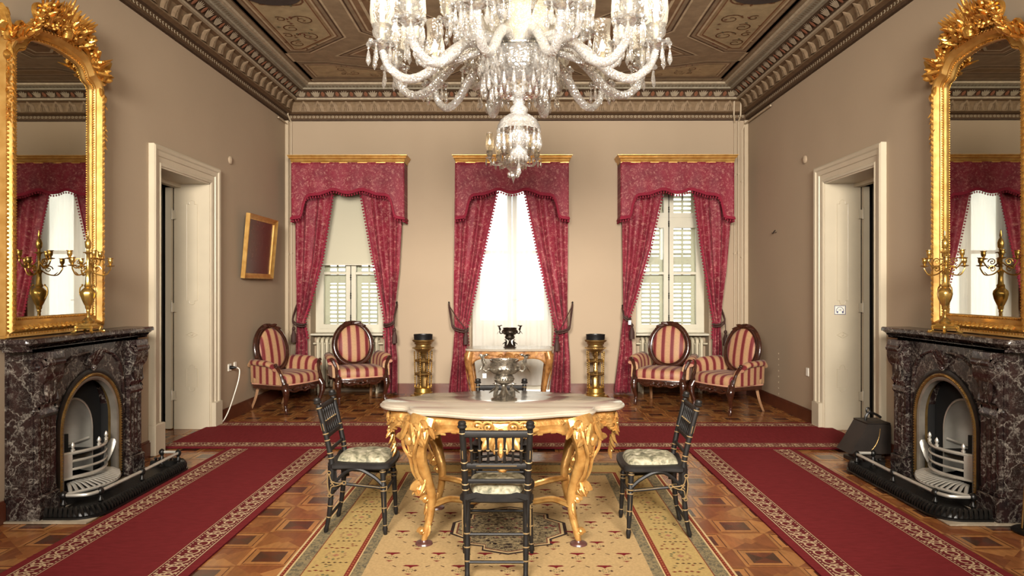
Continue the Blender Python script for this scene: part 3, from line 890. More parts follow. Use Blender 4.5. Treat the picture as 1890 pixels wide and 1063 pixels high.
    b.prism(out, 1.065, 1.14, [(.075, 1.06), (.07, 1.075), (.05, 1.082), (.045, 1.09), (.018, 1.1), (.014, 1.106), (.0, 1.11), (0, 1.13), (.008, 1.14)])
    b.build('mantel_shelf', M['rosso'], R)
    b = mb(); b.box(4.23, 5.55, 0, .53, 0.0, .014, .004); b.build('hearth_slab', M['marbles'], R, label='pale marble slab under the hearth')
    # iron insert: black arch, beaded brass ring, steel ring
    def archring(b, r0, r1, y0, y1, beads=False):
        pa = lambda r: [(ac-r, .04)]+[(ac-r*cos(t), zs+(r+.012)*sin(t)) for t in [PI*i/24 for i in range(25)]]+[(ac+r, .04)]
        A, B = pa(r0), pa(r1)
        b.grid([[(x, y0, z) for x, z in A], [(x, y1, z) for x, z in A], [(x, (y1+.006), z) for x, z in pa((r0+r1)/2)], [(x, y1, z) for x, z in B], [(x, y0, z) for x, z in B]])
    b = mb(); archring(b, .345, .385, .1, BF+.01); b.build('iron_surround', M['iron'], R)
    b = mb(); archring(b, .328, .35, .1, BF+.013)
    for i in range(90):
        t = -.55+ (PI+1.1)*i/89
        if 0 <= t <= PI: b.ball((ac-.34*cos(t), BF+.02, zs+.352*sin(t)), .0065, 5, 3)
    for i in range(22):
        for s_ in (-1, 1): b.ball((ac+s_*.34, BF+.02, .06+i*.02), .0065, 5, 3)
    b.build('beaded_brass_ring', M['brass'], R, label='beaded brass ring')
    b = mb(); archring(b, .302, .33, .135, BF+.006); b.build('steel_arch', M['steel2'], R, label='polished steel arch moulding')
    # firebox
    b = mb(); b.sm = False
    y_, y0_, z_ = .14, -.24, .92
    b.poly([(4.5, y0_, .02), (5.22, y0_, .02), (5.22, y0_, z_), (4.5, y0_, z_)])
    b.poly([(4.5, y_, .02), (4.5, y0_, .02), (4.5, y0_, z_), (4.5, y_, z_)]); b.poly([(5.22, y_, .02), (5.22, y0_, .02), (5.22, y0_, z_), (5.22, y_, z_)])
    b.poly([(4.5, y_, z_), (5.22, y_, z_), (5.22, y0_, z_), (4.5, y0_, z_)]); b.poly([(4.5, y_, .05), (5.22, y_, .05), (5.22, y0_, .05), (4.5, y0_, .05)])
    b.build('firebox', M['soot'], R)
    # concave steel fireback with arched outline, set in a black plate
    ol = [(ac-.24, .10)]+[(ac-.24*cos(t), .42+.25*sin(t)) for t in [PI*i/24 for i in range(25)]]+[(ac+.24, .10)]
    cz = .36
    b = mb(); b.grid([[(ac+(x-ac)*k, .03-.22*math.sqrt(1-k*k), cz+(z-cz)*k) for x, z in ol] for k in (1, .96, .88, .75, .58, .4, .2, .02)])
    b.tube([(x, .032, z) for x, z in ol], .008, 6); b.tube(cr([(ac-.23, .02, .36), (ac-.1, -.13, .30), (ac+.08, -.15, .29), (ac+.23, .02, .35)], 6), .011, 6)
    b.build('fireback_niche', M['steel'], R, label='polished steel concave fireback')
    b = mb(); b.sm = False
    b.grid([[(x, .03, z) for x, z in ol], [(ac+(x-ac)*1.45, .03, .05+(z-.05)*1.32) for x, z in ol]]); b.build('black_back_plate', M['soot'], R)
    b = mb(); b.sm = False
    b.box(ac-.2, ac+.2, -.1, .08, .27, .285); b.box(ac-.15, ac+.02, -.06, .0, .285, .42)
    b.build('coal_plate', M['soot'], R)
    # basket grate: bowed bars, end plates, finials
    b = mb()
    def bow(t, z): return (ac-.25+.5*t, .13+.10*sin(PI*t), z)
    for z in (.17, .225, .28, .335):
        b.tube([bow(i/16, z) for i in range(17)], .012 if z in (.17, .335) else .009, 6)
    b.sm = False
    for t0, t1 in ((0, .1), (.9, 1)):
        pa, pb = bow(t0, 0), bow(t1, 0)
        rows = [[(pa[0], pa[1]+.01, .16), (pb[0], pb[1]+.01, .16)], [(pa[0], pa[1]+.01, .345), (pb[0], pb[1]+.01, .345)], [(pa[0], pa[1]-.008, .345), (pb[0], pb[1]-.008, .345)], [(pa[0], pa[1]-.008, .16), (pb[0], pb[1]-.008, .16)]]
        b.grid(rows, cv=True)
    b.sm = True
    b.leaf((ac+.26, .12, .16), (.2, .2, 1), (1, 0, 0), .2, .06, .02, .1); b.leaf((ac-.26, .12, .16), (-.2, .2, 1), (-1, 0, 0), .2, .06, .02, .1)
    b.build('basket_grate', M['steel'], R, label='steel bowed basket grate')
    for t in (.12, .5, .88):
        b = mb(); p = bow(t, .345); b.lathe([(.012, 0), (.014, .012), (.007, .02), (.014, .035), (.01, .05), (.002, .062)], 8, p); b.build('grate_finial', M['steel'], R)
    # fan of steel slats in front
    b = mb(); n = 17
    for i in range(n):
        t = (i+.5)/n; a = ac-.30+.60*t
        ang = (t-.5)*.9
        p0 = (ac+(a-ac)*.75, .15, .135); p1 = (ac+(a-ac)*1.0, .17+.13*sin(PI*t)+.03, .095)
        b.tube([p0, ((p0[0]+p1[0])/2, (p0[1]+p1[1])/2, .125), p1], [.011, .012, .011], 6, flat=.006, nrm=(0, 0, 1))
    b.tube([(ac-.31+.62*i/20, .19+.13*sin(PI*i/20), .088) for i in range(21)], .012, 6)
    b.build('ash_fan', M['steel'], R, label='steel fan-shaped ash cover')
    b = mb(); out = [(ac-.31+.62*i/20, .185+.13*sin(PI*i/20)) for i in range(21)]+[(ac+.31, .12), (ac-.31, .12)]
    b.prism(out, .014, .08); b.build('ash_box', M['iron'], R)
    return R
fireplace(-1); fireplace(1)

def fender(s):
    Mx = sideM(s); mb = lambda: MB(Mx.copy())
    R = root('hearth_fender', 'black cast iron fender with steel rail before the %s fireplace' % SIDE[s], 'fender', (s*(HW-.4), 4.94, 0), 0, 'hearth fenders')
    def path(inset, r=.16):
        a0, a1, bo = 4.27+inset, 5.60-inset, .565-inset; p = [(a0, .235), (a0, bo-r)]
        for i in range(1, 8): t = PI/2*i/8; p.append((a0+r-r*cos(t), bo-r+r*sin(t)))
        p += [(a0+r+(a1-a0-2*r)*i/10, bo) for i in range(11)]
        for i in range(1, 8): t = PI/2*i/8; p.append((a1-r+r*sin(t), bo-r+r*cos(t)))
        p += [(a1, bo-r), (a1, .235)]
        return p
    b = mb(); Z0 = .014
    b.mould(path(0), [(0, Z0), (0, Z0+.012), (.014, Z0+.016), (.018, Z0+.03), (.03, Z0+.045), (.05, Z0+.054), (.07, Z0+.05), (.075, Z0)], closed=False)
    P = path(.02)
    L = 0; pts = [Vector((x, y, 0)) for x, y in P]
    seglen = [(pts[i+1]-pts[i]).length for i in range(len(pts)-1)]; tot = sum(seglen); n = int(tot/.03)
    for k in range(n):
        d = (k+.5)*tot/n; i = 0
        while i < len(seglen)-1 and d > seglen[i]: d -= seglen[i]; i += 1
        p = pts[i].lerp(pts[i+1], d/seglen[i]); t = (pts[i+1]-pts[i]).normalized(); o = Vector((-t.y, t.x, 0))
        b.tube([p+o*.012+t*.008+V(0, 0, Z0+.018), p+o*.012+V(0, 0, Z0+.04), p-o*.002-t*.006+V(0, 0, Z0+.064), p-o*.026-t*.010+V(0, 0, Z0+.066)], [.007, .011, .011, .007], 6)
    b.build('gadrooned_kerb', M['iron'], R)
    b = mb(); out = path(.07); b.prism(out[::-1], Z0+.002, Z0+.012); b.build('base_plate', M['iron'], R)
    ps = [(4.36, .27), (4.36, .36), (4.47, .475), (4.78, .48), (5.1, .48), (5.42, .48), (5.53, .44), (5.53, .30)]
    posts = [(4.37, .30), (4.47, .475), (4.95, .485), (5.50, .475), (5.53, .33)]
    for a, bb in posts:
        b = mb(); b.lathe([(.028, 0), (.03, .008), (.014, .02), (.01, .04), (.02, .055), (.012, .07), (.01, .085), (.02, .098), (.024, .112), (.018, .128), (.006, .138)], 10, (a, bb, Z0+.012)); 
        for i in range(4):
            t = i*PI/2; b.leaf((a+.01*cos(t), bb+.01*sin(t), Z0+.03), (cos(t), sin(t), -.3), (0, 0, 1), .035, .018, .01, -.2, 4, 3)
        b.build('rail_post', M['iron'], R)
    for p0, p1, mid in ((posts[0], posts[1], (4.385, .43)), (posts[1], posts[2], None), (posts[2], posts[3], None), (posts[3], posts[4], (5.53, .45))):
        b = mb(); z = Z0+.012+.112
        pp = [(p0[0], p0[1], z)]+([(mid[0], mid[1], z)] if mid else [])+[(p1[0], p1[1], z)]
        b.tube(cr(pp, 6), .012, 8); b.build('rail', M['steel'], R, label='polished steel rail')
    return R
fender(-1); fender(1)

def mirror(s):
    Mx = sideM(s); mb = lambda: MB(Mx.copy())
    R = root('pier_mirror', 'tall carved gilt mirror with leafy crest standing on the %s mantelpiece' % SIDE[s], 'mirror', (s*(HW-.05), 4.66, 1.14), 0, 'gilt mirrors over the fireplaces')
    ac = 4.665; gw = .385; z0 = 1.265
    arch = [(gw, 2.90), (gw-.02, 2.925), (gw-.07, 2.945), (gw-.105, 3.0), (gw-.15, 3.035), (.12, 3.055), (0, 3.065)]
    arch = [(x, y) for x, y in [(v.x, v.y) for v in cr([(a, z, 0) for a, z in arch], 4)]]
    path = [(-gw, z0), (gw, z0)]+arch+[(-x, z) for x, z in arch[::-1][1:]]
    # glass, in local (a, z)
    b = mb(); b.sm = False
    b.poly([(ac+x, .045, z) for x, z in path]); b.build('mirror_glass', M['mirror'], R)
    b = mb(); b.sm = False
    b.box(ac-.47, ac+.47, .004, .04, 1.15, 2.9); b.build('backboard', M['walnut'], R)
    # frame moulding swept round the glass
    def off(o):
        n = len(path); P = [Vector(p) for p in path]; res = []
        for i in range(n):
            a = (P[i]-P[i-1]).normalized(); c = (P[(i+1) % n]-P[i]).normalized(); na = Vector((a.y, -a.x)); nb = Vector((c.y, -c.x)); m = na+nb
            m = m/max(m.dot(na), .5); res.append(P[i]+m*o)
        return res
    b = mb()
    prof = [(-.004, .046), (.0, .062), (.012, .066), (.018, .078), (.045, .07), (.055, .085), (.066, .10), (.082, .102), (.092, .09), (.098, .08), (.105, .078), (.108, .0)]
    rows = [[(ac+p.x, h, p.y) for p in off(o)] for o, h in prof]
    b.grid(rows, cu=True); b.build('frame_moulding', M['goldflat'], R)
    def alongpath(o, step):
        P = off(o); n = len(P); out = []
        for i in range(n):
            a, c = P[i], P[(i+1) % n]; L = (c-a).length; k = max(1, int(L/step))
            for j in range(k): out.append((a.lerp(c, (j+.5)/k), (c-a).normalized()))
        return out
    b = mb()
    for p, t in alongpath(.008, .017): b.ball((ac+p.x, .07, p.y), .0062, 5, 3)
    for p, t in alongpath(.1, .026): b.ball((ac+p.x, .084, p.y), .009, 5, 3)
    b.build('bead_moulding', M['gold'], R)
    b = mb()
    for p, t in alongpath(.074, .038):
        if p.y < 2.9 or (abs(p.x) < .2 and p.y > 3.0): b.leaf((ac+p.x-t.x*.016, .1, p.y-t.y*.016), (t.x, .1, t.y), (0, 1, 0), .036, .024, .018, .2, 5, 4)
    for k in range(17):
        a = ac-.36+.72*k/16; b.tube([(a-.014, .098, 1.215), (a, .112, 1.20), (a+.014, .098, 1.185)], [.011, .014, .011], 6)
    b.build('leaf_moulding', M['gold'], R)
    b = mb(); b.box(ac-.485, ac+.485, .0, .088, 1.142, 1.178, .006); b.box(ac-.492, ac+.492, .0, .075, 1.142, 1.155); b.build('base_rail', M['goldflat'], R)
    # shoulders: volutes with drooping husks
    for sd in (-1, 1):
        b = mb(); a = ac+sd*.475
        b.scroll((a, .09, 3.0), (sd, 0, 0), (0, 0, 1), .06, 1.5, .018); b.leaf((a, .07, 2.96), (sd*.1, .1, 1), (sd, .2, 0), .19, .07, .04, .35)
        b.leaf((a-sd*.01, .085, 2.95), (-sd*.15, .05, -1), (0, 1, 0), .09, .06, .03, .1)
        b.lathe([(.0, -.02), (.028, -.01), (.034, 0), (.02, .012), (.0, .02)], 10, (a+sd*.015, .09, 2.86), (0, 1, 0))
        for i in range(15):
            z = 2.82-i*.023; b.leaf((a+random.uniform(-.012, .02)*sd, .085, z), (random.uniform(-.8, .8), .1, -1), (0, 1, 0), .045, .022, .014, .3, 4, 3)
            b.ball((a+sd*random.uniform(-.012, .024), .095, z), .0085, 5, 4)
        b.tube(cr([(a+sd*.005, .07, 2.99), (a+sd*.03, .075, 3.05), (a+sd*.012, .08, 3.11), (a+sd*.03, .085, 3.14)], 4), [.03-.0012*i for i in range(13)], 7)
        b.build('shoulder_carving', M['gold'], R)
    # crest: scrolls, acanthus sprays, flowers, central plume
    b = mb(); rnd = random.Random(5)
    topz = lambda x: interp([(0, 3.16), (.12, 3.15), (.24, 3.12), (.31, 3.05), (.4, 3.0), (.5, 2.97)], abs(x))
    for sd in (-1, 1):
        b.tube(cr([(ac+sd*.47, .09, 3.03), (ac+sd*.40, .1, 3.01), (ac+sd*.34, .1, 3.07), (ac+sd*.27, .105, 3.14), (ac+sd*.15, .11, 3.165), (ac, .11, 3.17)], 5), .022, 7)
        b.scroll((ac+sd*.40, .11, 3.05), (sd, 0, 0), (0, 0, 1), .045, 1.5, .014); b.scroll((ac+sd*.26, .12, 3.20), (-sd, 0, 0), (0, 0, 1), .065, 1.5, .017)
        b.scroll((ac+sd*.10, .13, 3.22), (sd, 0, 0), (0, 0, 1), .05, 1.4, .014)
        for i in range(58):
            x = sd*rnd.uniform(.03, .46); hgt = interp([(0, .22), (.12, .24), (.22, .22), (.3, .15), (.36, .09), (.47, .05)], abs(x))
            z = topz(x)-.02+rnd.uniform(0, hgt*.72)
            ang = PI/2+rnd.uniform(-1.3, 1.3)-sd*.5
            b.leaf((ac+x, .09+rnd.uniform(0, .05), z), (cos(ang), rnd.uniform(-.1, .5), sin(ang)), (rnd.uniform(-.5, .5), 1, 0), rnd.uniform(.035, .066), rnd.uniform(.028, .046), .022, rnd.uniform(.5, 1.3), 6, 5)
        for i in range(44):
            x = sd*rnd.uniform(.02, .38); hgt = interp([(0, .2), (.2, .2), (.3, .12), (.4, .05)], abs(x))
            z = topz(x)+rnd.uniform(0, hgt*.8); r = rnd.uniform(.009, .017); cpos = (ac+x, .135+rnd.uniform(0, .02), z)
            b.ball(cpos, r, 6, 4)
            if i % 3 == 0:
                for k in range(5): b.ball((cpos[0]+r*1.5*cos(k*1.257), cpos[1]-.004, cpos[2]+r*1.5*sin(k*1.257)), r*.8, 5, 3)
        for i in range(6):
            b.leaf((ac+sd*(.04+.035*i), .12, 3.2+.01*i), (sd*(.15+.12*i), .2, 1), (0, 1, 0), .15-.008*i, .03, .014, .3, 5, 4)
    for i in range(-3, 4): b.leaf((ac+i*.012, .12, 3.2), (i*.16, .12, 1), (0, 1, 0), .2-.02*abs(i), .034, .02, .25)
    b.lathe([(.0, -.05), (.03, -.04), (.045, 0), (.03, .03), (.018, .04), (.03, .06), (0, .07)], 12, (ac, .13, 3.17))
    b.build('crest_carving', M['gold'], R)
    b = mb(); b.sm = False
    b.poly([(ac+x*1.22, .03, max(z, 2.9)+(.10 if abs(x) < .3 else .08)) for x, z in arch[::-1]]+[(ac+gw*1.22, .03, 2.85), (ac-gw*1.22, .03, 2.85)]+[(ac-x*1.22, .03, max(z, 2.9)+(.10 if abs(x) < .3 else .08)) for x, z in arch])
    b.build('crest_backing', M['goldflat'], R)
    return R
mirror(-1); mirror(1)

def candelabrum():
    R = root('candelabrum', 'gilt brass candelabrum with unlit cups standing on the left mantelpiece', 'candelabrum', (-2.95, 4.76, 1.14), 0, 'gilt candelabra on the mantelpieces')
    b = MB()
    b.prism([(.055*cos(PI/4+k*PI/2)*1.3, .055*sin(PI/4+k*PI/2)*1.3) for k in range(4)], .03, .06, [(.0, .03), (-.008, .036), (.0, .048), (.012, .052), (.018, .066)])
    for k in range(4):
        t = PI/4+k*PI/2
        b.tube(cr([(.05*cos(t), .05*sin(t), .05), (.075*cos(t), .075*sin(t), .045), (.072*cos(t), .072*sin(t), .02), (.092*cos(t), .092*sin(t), .008), (.1*cos(t), .1*sin(t), .016)], 4), [.009]*17, 6)
    b.build('footed_base', M['brassy'], R, world=False)
    b = MB(); b.lathe([(.03, .06), (.036, .07), (.038, .085), (.022, .1), (.012, .11), (.01, .14), (.014, .15), (.012, .16), (.018, .17), (.02, .19)], 14); b.build('stem_foot', M['brassy'], R, world=False)
    b = MB(); b.lathe([(.018, .185), (.026, .20), (.04, .235), (.047, .27), (.044, .29), (.03, .305), (.02, .315), (.026, .325), (.018, .34), (.015, .40), (.02, .42), (.012, .43), (.009, .5), (.012, .54), (.018, .55), (.01, .56), (.009, .58)], 20, flute=.05, nfl=12)
    b.build('vase_stem', M['brassy'], R, world=False)
    b = MB()
    for sd in (-1, 1):
        b.tube(cr([(sd*.04, 0, .235), (sd*.058, 0, .27), (sd*.056, 0, .31), (sd*.04, 0, .325)], 4), .0045, 5); b.ball((sd*.04, 0, .33), .008, 6, 4)
    b.build('vase_handles', M['brassy'], R, world=False)
    b = MB(); b.lathe([(.03, .55), (.032, .556), (.008, .56), (.008, .575), (.018, .59), (.02, .62), (.014, .64), (.005, .655), (.009, .67), (.002, .71)], 12)
    b.build('flame_finial', M['brassy'], R, world=False)
    for k in range(6):
        lo = k % 2 == 0
        t = k*PI/3+.35; r = .135 if lo else .11; zc_ = .455 if lo else .505
        u = Vector((cos(t), sin(t), 0)); b = MB()
        b.tube(cr([u*.01+V(0, 0, zc_-.02), u*.05+V(0, 0, zc_-.05), u*(r-.03)+V(0, 0, zc_-.055), u*r+V(0, 0, zc_-.015), u*r+V(0, 0, zc_)], 5), .0048, 6)
        b.scroll(u*.055+V(0, 0, zc_-.015), u, (0, 0, 1), .026, 1.3, .004, 14); b.leaf(u*(r-.05)+V(0, 0, zc_-.055), u+V(0, 0, .5), (0, 0, 1), .03, .014, .006, .3, 4, 3)
        b.build('arm', M['brassy'], R, world=False)
        b = MB(); b.lathe([(.004, 0), (.026, .006), (.029, .01), (.008, .014), (.009, .022), (.015, .03), (.016, .05), (.014, .056), (.021, .06), (.021, .063), (.010, .063), (.009, .05)], 12, u*r+V(0, 0, zc_))
        b.build('candle_cup', M['brassy'], R, world=False)
    return R
c0 = candelabrum()
dup(c0, (2.93, 4.76, 1.14), PI/2+.2, 'gilt brass candelabrum with unlit cups standing on the right mantelpiece')

# ---- picture on the left wall
R = root('framed_picture', 'gilt-framed dark reddish textile picture tilting forward on the left wall', 'picture', (-HW+.06, 8.33, 1.56))
Mp = Matrix.Translation((-HW+.03, 8.33, 1.565)) @ Matrix.Rotation(math.radians(5), 4, 'Y') @ Matrix(((0, 1, 0, 0), (1, 0, 0, 0), (0, 0, 1, 0), (0, 0, 0, 1)))
b = MB(Mp.copy()); hw_ = .465; hh = .745
path = [(-hw_+.06, .06), (hw_-.06, .06), (hw_-.06, hh-.06), (-hw_+.06, hh-.06)]
rows = []
for o, h in [(0, .01), (0, .022), (.015, .028), (.02, .024), (.04, .036), (.052, .05), (.06, .046), (.06, 0)]:
    rows.append([(x+(o if x > 0 else -o), h, z+(o if z > .3 else -o)) for x, z in path])
b.grid(rows, cu=True); b.build('frame', M['goldflat'], R, 20)
b = MB(Mp.copy()); b.sm = False; b.box(-hw_+.06, hw_-.06, .004, .012, .06, hh-.06); b.build('textile_panel', M['painting'], R)

# ---- small wall fittings
def wallbox(s, y, z, wy, wz, d, name, mat, label, cat, parts=None):
    R = root(name, label, cat, (s*HW, y, z))
    b = MB(sideM(s)); b.box(y-wy, y+wy, 0, d, z-wz, z+wz, .003); b.build('cover', mat, R); return R
for s, px, lab in ((-1, 423, 'left'), (1, 1485, 'right')):
    Y = HW*F/abs(px-VX); z = PZ(295, Y); R = root('wall_sensor', 'small round cream sensor high on the %s wall between door and corner' % lab, 'sensor', (s*HW, Y, z))
    b = MB(sideM(s)); b.lathe([(.045, 0), (.045, .012), (.03, .022), (0, .025)], 16, (Y, 0, z), (0, 1, 0)); b.build('cover', M['wall'], R)
Ro = wallbox(-1, 7.62, .575, .04, .04, .012, 'wall_outlet', M['white'], 'white double wall socket low on the left wall beside the door', 'socket')
b = MB(sideM(-1)); b.box(7.74, 7.80, 0, .012, .545, .62, .003); b.build('switch_plate', M['white'], Ro)
R = root('power_cord', 'white power cord with black plug hanging from the left wall socket', 'cord', (-HW+.03, 7.6, .57))
b = MB(); b.lathe([(.02, 0), (.02, .03), (.012, .05), (.006, .075)], 10, (-HW+.012, 7.62, .575), (1, 0, 0)); b.build('plug', M['iron'], R)
b = MB(); b.tube(cr([(-HW+.085, 7.62, .575), (-HW+.115, 7.62, .55), (-HW+.115, 7.6, .45), (-HW+.09, 7.55, .3), (-HW+.075, 7.45, .15), (-HW+.05, 7.38, .05), (-HW+.03, 7.3, .012), (-HW+.02, 7.2, .01)], 6), .006, 6); b.build('cable', M['white'], R)
Y = HW*F/(1490-VX); wallbox(1, Y, PZ(686, Y), .03, .045, .012, 'wall_outlet', M['white'], 'single cream wall socket low on the right wall beside the door', 'socket')
Y = HW*F/(1430-VX); R = root('wall_hook', 'small dark hook halfway up the right wall near the corner', 'hook', (HW, Y, PZ(428, Y)))
b = MB(sideM(1)); z = PZ(428, Y); b.tube([(Y, 0, z+.02), (Y, .02, z), (Y, .03, z-.02), (Y, .045, z-.015)], .006, 6); b.tube([(Y-.05, .01, z-.01), (Y, .01, z-.012)], .004, 5); b.build('hook', M['iron'], R)
Y = HW*F/(1436-VX)
b = MB(sideM(1))
for k in range(9):
    z = PZ(652+k*10.6, Y); b.lathe([(.0035, 0), (.005, .003), (.0, .006)], 6, (Y, 0, z), (0, 1, 0)); b.box(Y-.003, Y+.003, 0, .003, z-.008, z+.008)
tag(b.build('wall_marks', M['pipe']), 'vertical line of tiny pale marks low on the right wall', 'marks')['kind'] = 'stuff'
# headphone sign on the right door jamb
yj = 7.12-.0125; R = root('audio_guide_sign', 'small square headphone sign numbered 10 on the right door jamb', 'sign', (HW+.16, yj, 1.22))
xs0 = PX(1548, 7.11); zs0 = PZ(572, 7.11); w2, h2 = .057, .046
b = MB(); b.box(xs0-w2, xs0+w2, yj-.004, yj, zs0-h2, zs0+h2); b.build('sign_plate', M['white'], R)
b = MB(); yy = yj-.005
bars(b, xs0-w2, xs0+w2, zs0-h2, zs0+h2, .005, yy-.001, yy)
b.tube([(xs0+.036*cos(t), yy, zs0-.008+.036*sin(t)*1.05) for t in [-.35+ (PI+.7)*i/18 for i in range(19)]], .0028, 5)
for sd in (-1, 1): b.tube([(xs0+sd*.03, yy, zs0-.03), (xs0+sd*.024, yy, zs0-.012)], [.009, .007], 6)
b.box(xs0-.011, xs0-.008, yy-.001, yy, zs0-.009, zs0+.009)
b.tube([(xs0+.005+.006*cos(t), yy, zs0+.009*sin(t)) for t in [2*PI*i/10 for i in range(10)]], .0017, 4, closed=True)
b.build('headphone_print', M['bluep'], R)

# conduits in the back corners
def pipe(pts, label, r=.011):
    R = root('conduit', label, 'pipe', pts[0]); b = MB(); b.tube(pts, r, 8)
    b.build('pipe', M['pipe'], R)
    b = MB()
    for t in (.2, .5, .8):
        p = Vector(pts[-2]).lerp(Vector(pts[-1]), t); b.box(p.x-r-.003, p.x+r+.003, p.y-r-.002, YB, p.z-.008, p.z+.008)
    b.build('pipe_clip', M['pipe'], R)
pipe([(-3.10, YB-.13, 4.0), (-3.10, YB-.13, 3.80), (-3.085, YB-.03, 3.72), (-3.085, YB-.02, .14)], 'thin painted conduit in the left back corner, nearest the window')
pipe([(-HW+.03, YB-.4, 3.70), (-3.13, YB-.03, 3.69), (-3.13, YB-.02, .14)], 'thin painted conduit in the left back corner, against the side wall')
pipe([(2.94, YB-.15, 4.0), (2.94, YB-.13, 3.78), (2.985, YB-.03, 3.70), (2.985, YB-.02, .14)], 'leftmost of three thin conduits in the right back corner')
pipe([(3.03, YB-.15, 4.0), (3.03, YB-.13, 3.78), (3.035, YB-.03, 3.72), (3.035, YB-.02, .14)], 'middle of three thin conduits in the right back corner')
pipe([(HW-.03, YB-.95, 3.70), (3.12, YB-.03, 3.69), (3.085, YB-.02, 3.6), (3.085, YB-.02, .14)], 'rightmost of three thin conduits in the right back corner')
b = MB(); b.sm = False; b.box(-HW, -HW+.045, YB-.045, YB, .14, 3.742); struct(b.build('trim_8', M['pipe']))
b = MB(); b.sm = False; b.box(HW-.05, HW, YB-.03, YB, .14, 3.742); struct(b.build('trim_9', M['pipe']))
# ================================================================== TEXTILES ON THE FLOOR
def ry(n): return (n[0], n[1])
def runner(name, label, L, W, loc, rz):
    """length along local y, centred"""
    R_ = []
    b = MB(); b.sm = False; t = .009
    red, red2, cream = lin(118, 42, 44), lin(98, 30, 36), lin(196, 170, 136)
    b.c = red2; b.box(-W/2, W/2, -L/2, L/2, 0, t)
    def strip(x0, x1, c, z): b.c = c; b.poly([(x0, -L/2+.005, t+z), (x1, -L/2+.005, t+z), (x1, L/2-.005, t+z), (x0, L/2-.005, t+z)])
    strip(-W/2+.20, W/2-.20, red, .0004); strip(-W/2+.002, -W/2+.05, red, .0004); strip(W/2-.05, W/2-.002, red, .0004)
    for sd in (-1, 1):
        e = sd*W/2
        def st(o0, o1, c, z):
            a, d = sorted((e-sd*o0, e-sd*o1)); strip(a, d, c, z)
        st(.054, .061, cream, .0006); st(.196, .201, cream, .0006); st(.066, .19, lin(104, 40, 42), .0005)
        n = int(L/.115); xm = e-sd*.128
        for k in range(n):
            y = -L/2+(k+.5)*L/n; b.c = cream
            pts = []
            for i in range(15):
                q = i/14; a = 2*PI*1.15*q-2.2; r = .044*(1-.62*q); pts.append((xm+sd*(r*cos(a)), y+.0+r*sin(a)*1.05))
            b.ribbon(pts, .0105, t+.0008)
            b.ribbon([(xm-sd*.042, y+.02), (xm-sd*.02, y+.05), (xm+sd*.02, y+.062), (xm+sd*.045, y+.04)], .011, t+.0009)
            for dx, dy, an in ((-.045, .052, .8), (.046, .06, -.6), (.0, .052, 0), (-.02, .035, 1.4), (.03, .03, -1.2)):
                cx, cyy = xm+sd*dx, y+dy; l_ = .02
                ca, sa = cos(PI/2+an*sd), sin(PI/2+an*sd)
                b.poly([(cx+l_*ca, cyy+l_*sa, t+.001), (cx-.009*sa, cyy+.009*ca, t+.001), (cx-l_*.7*ca, cyy-l_*.7*sa, t+.001), (cx+.009*sa, cyy-.009*ca, t+.001)])
        m = int(L/.03)
        for k in range(m):
            y = -L/2+(k+.5)*L/m
            for o in (.073, .184):
                x = e-sd*o; b.poly([(x-.004, y-.008, t+.0009), (x+.004, y-.008, t+.0009), (x+.004, y+.006, t+.0009), (x-.004, y+.006, t+.0009)])
    ob = b.build(name, M['redpile']); ob.location = loc; ob.rotation_euler = (0, 0, rz)
    tag(ob, label, 'carpet runner', 'red carpet runners')
    return ob
runner('carpet_runner', 'red carpet runner along the left side, cream scroll borders', 6.2, .965, (-2.125, 3.2, 0), 0)
runner('carpet_runner', 'red carpet runner along the right side, cream scroll borders', 6.2, .965, (2.01, 3.2, 0), 0)
runner('carpet_runner', 'red carpet runner crossing the room between the two doorways', 6.42, 1.19, (.02, 6.79, .0125), PI/2)

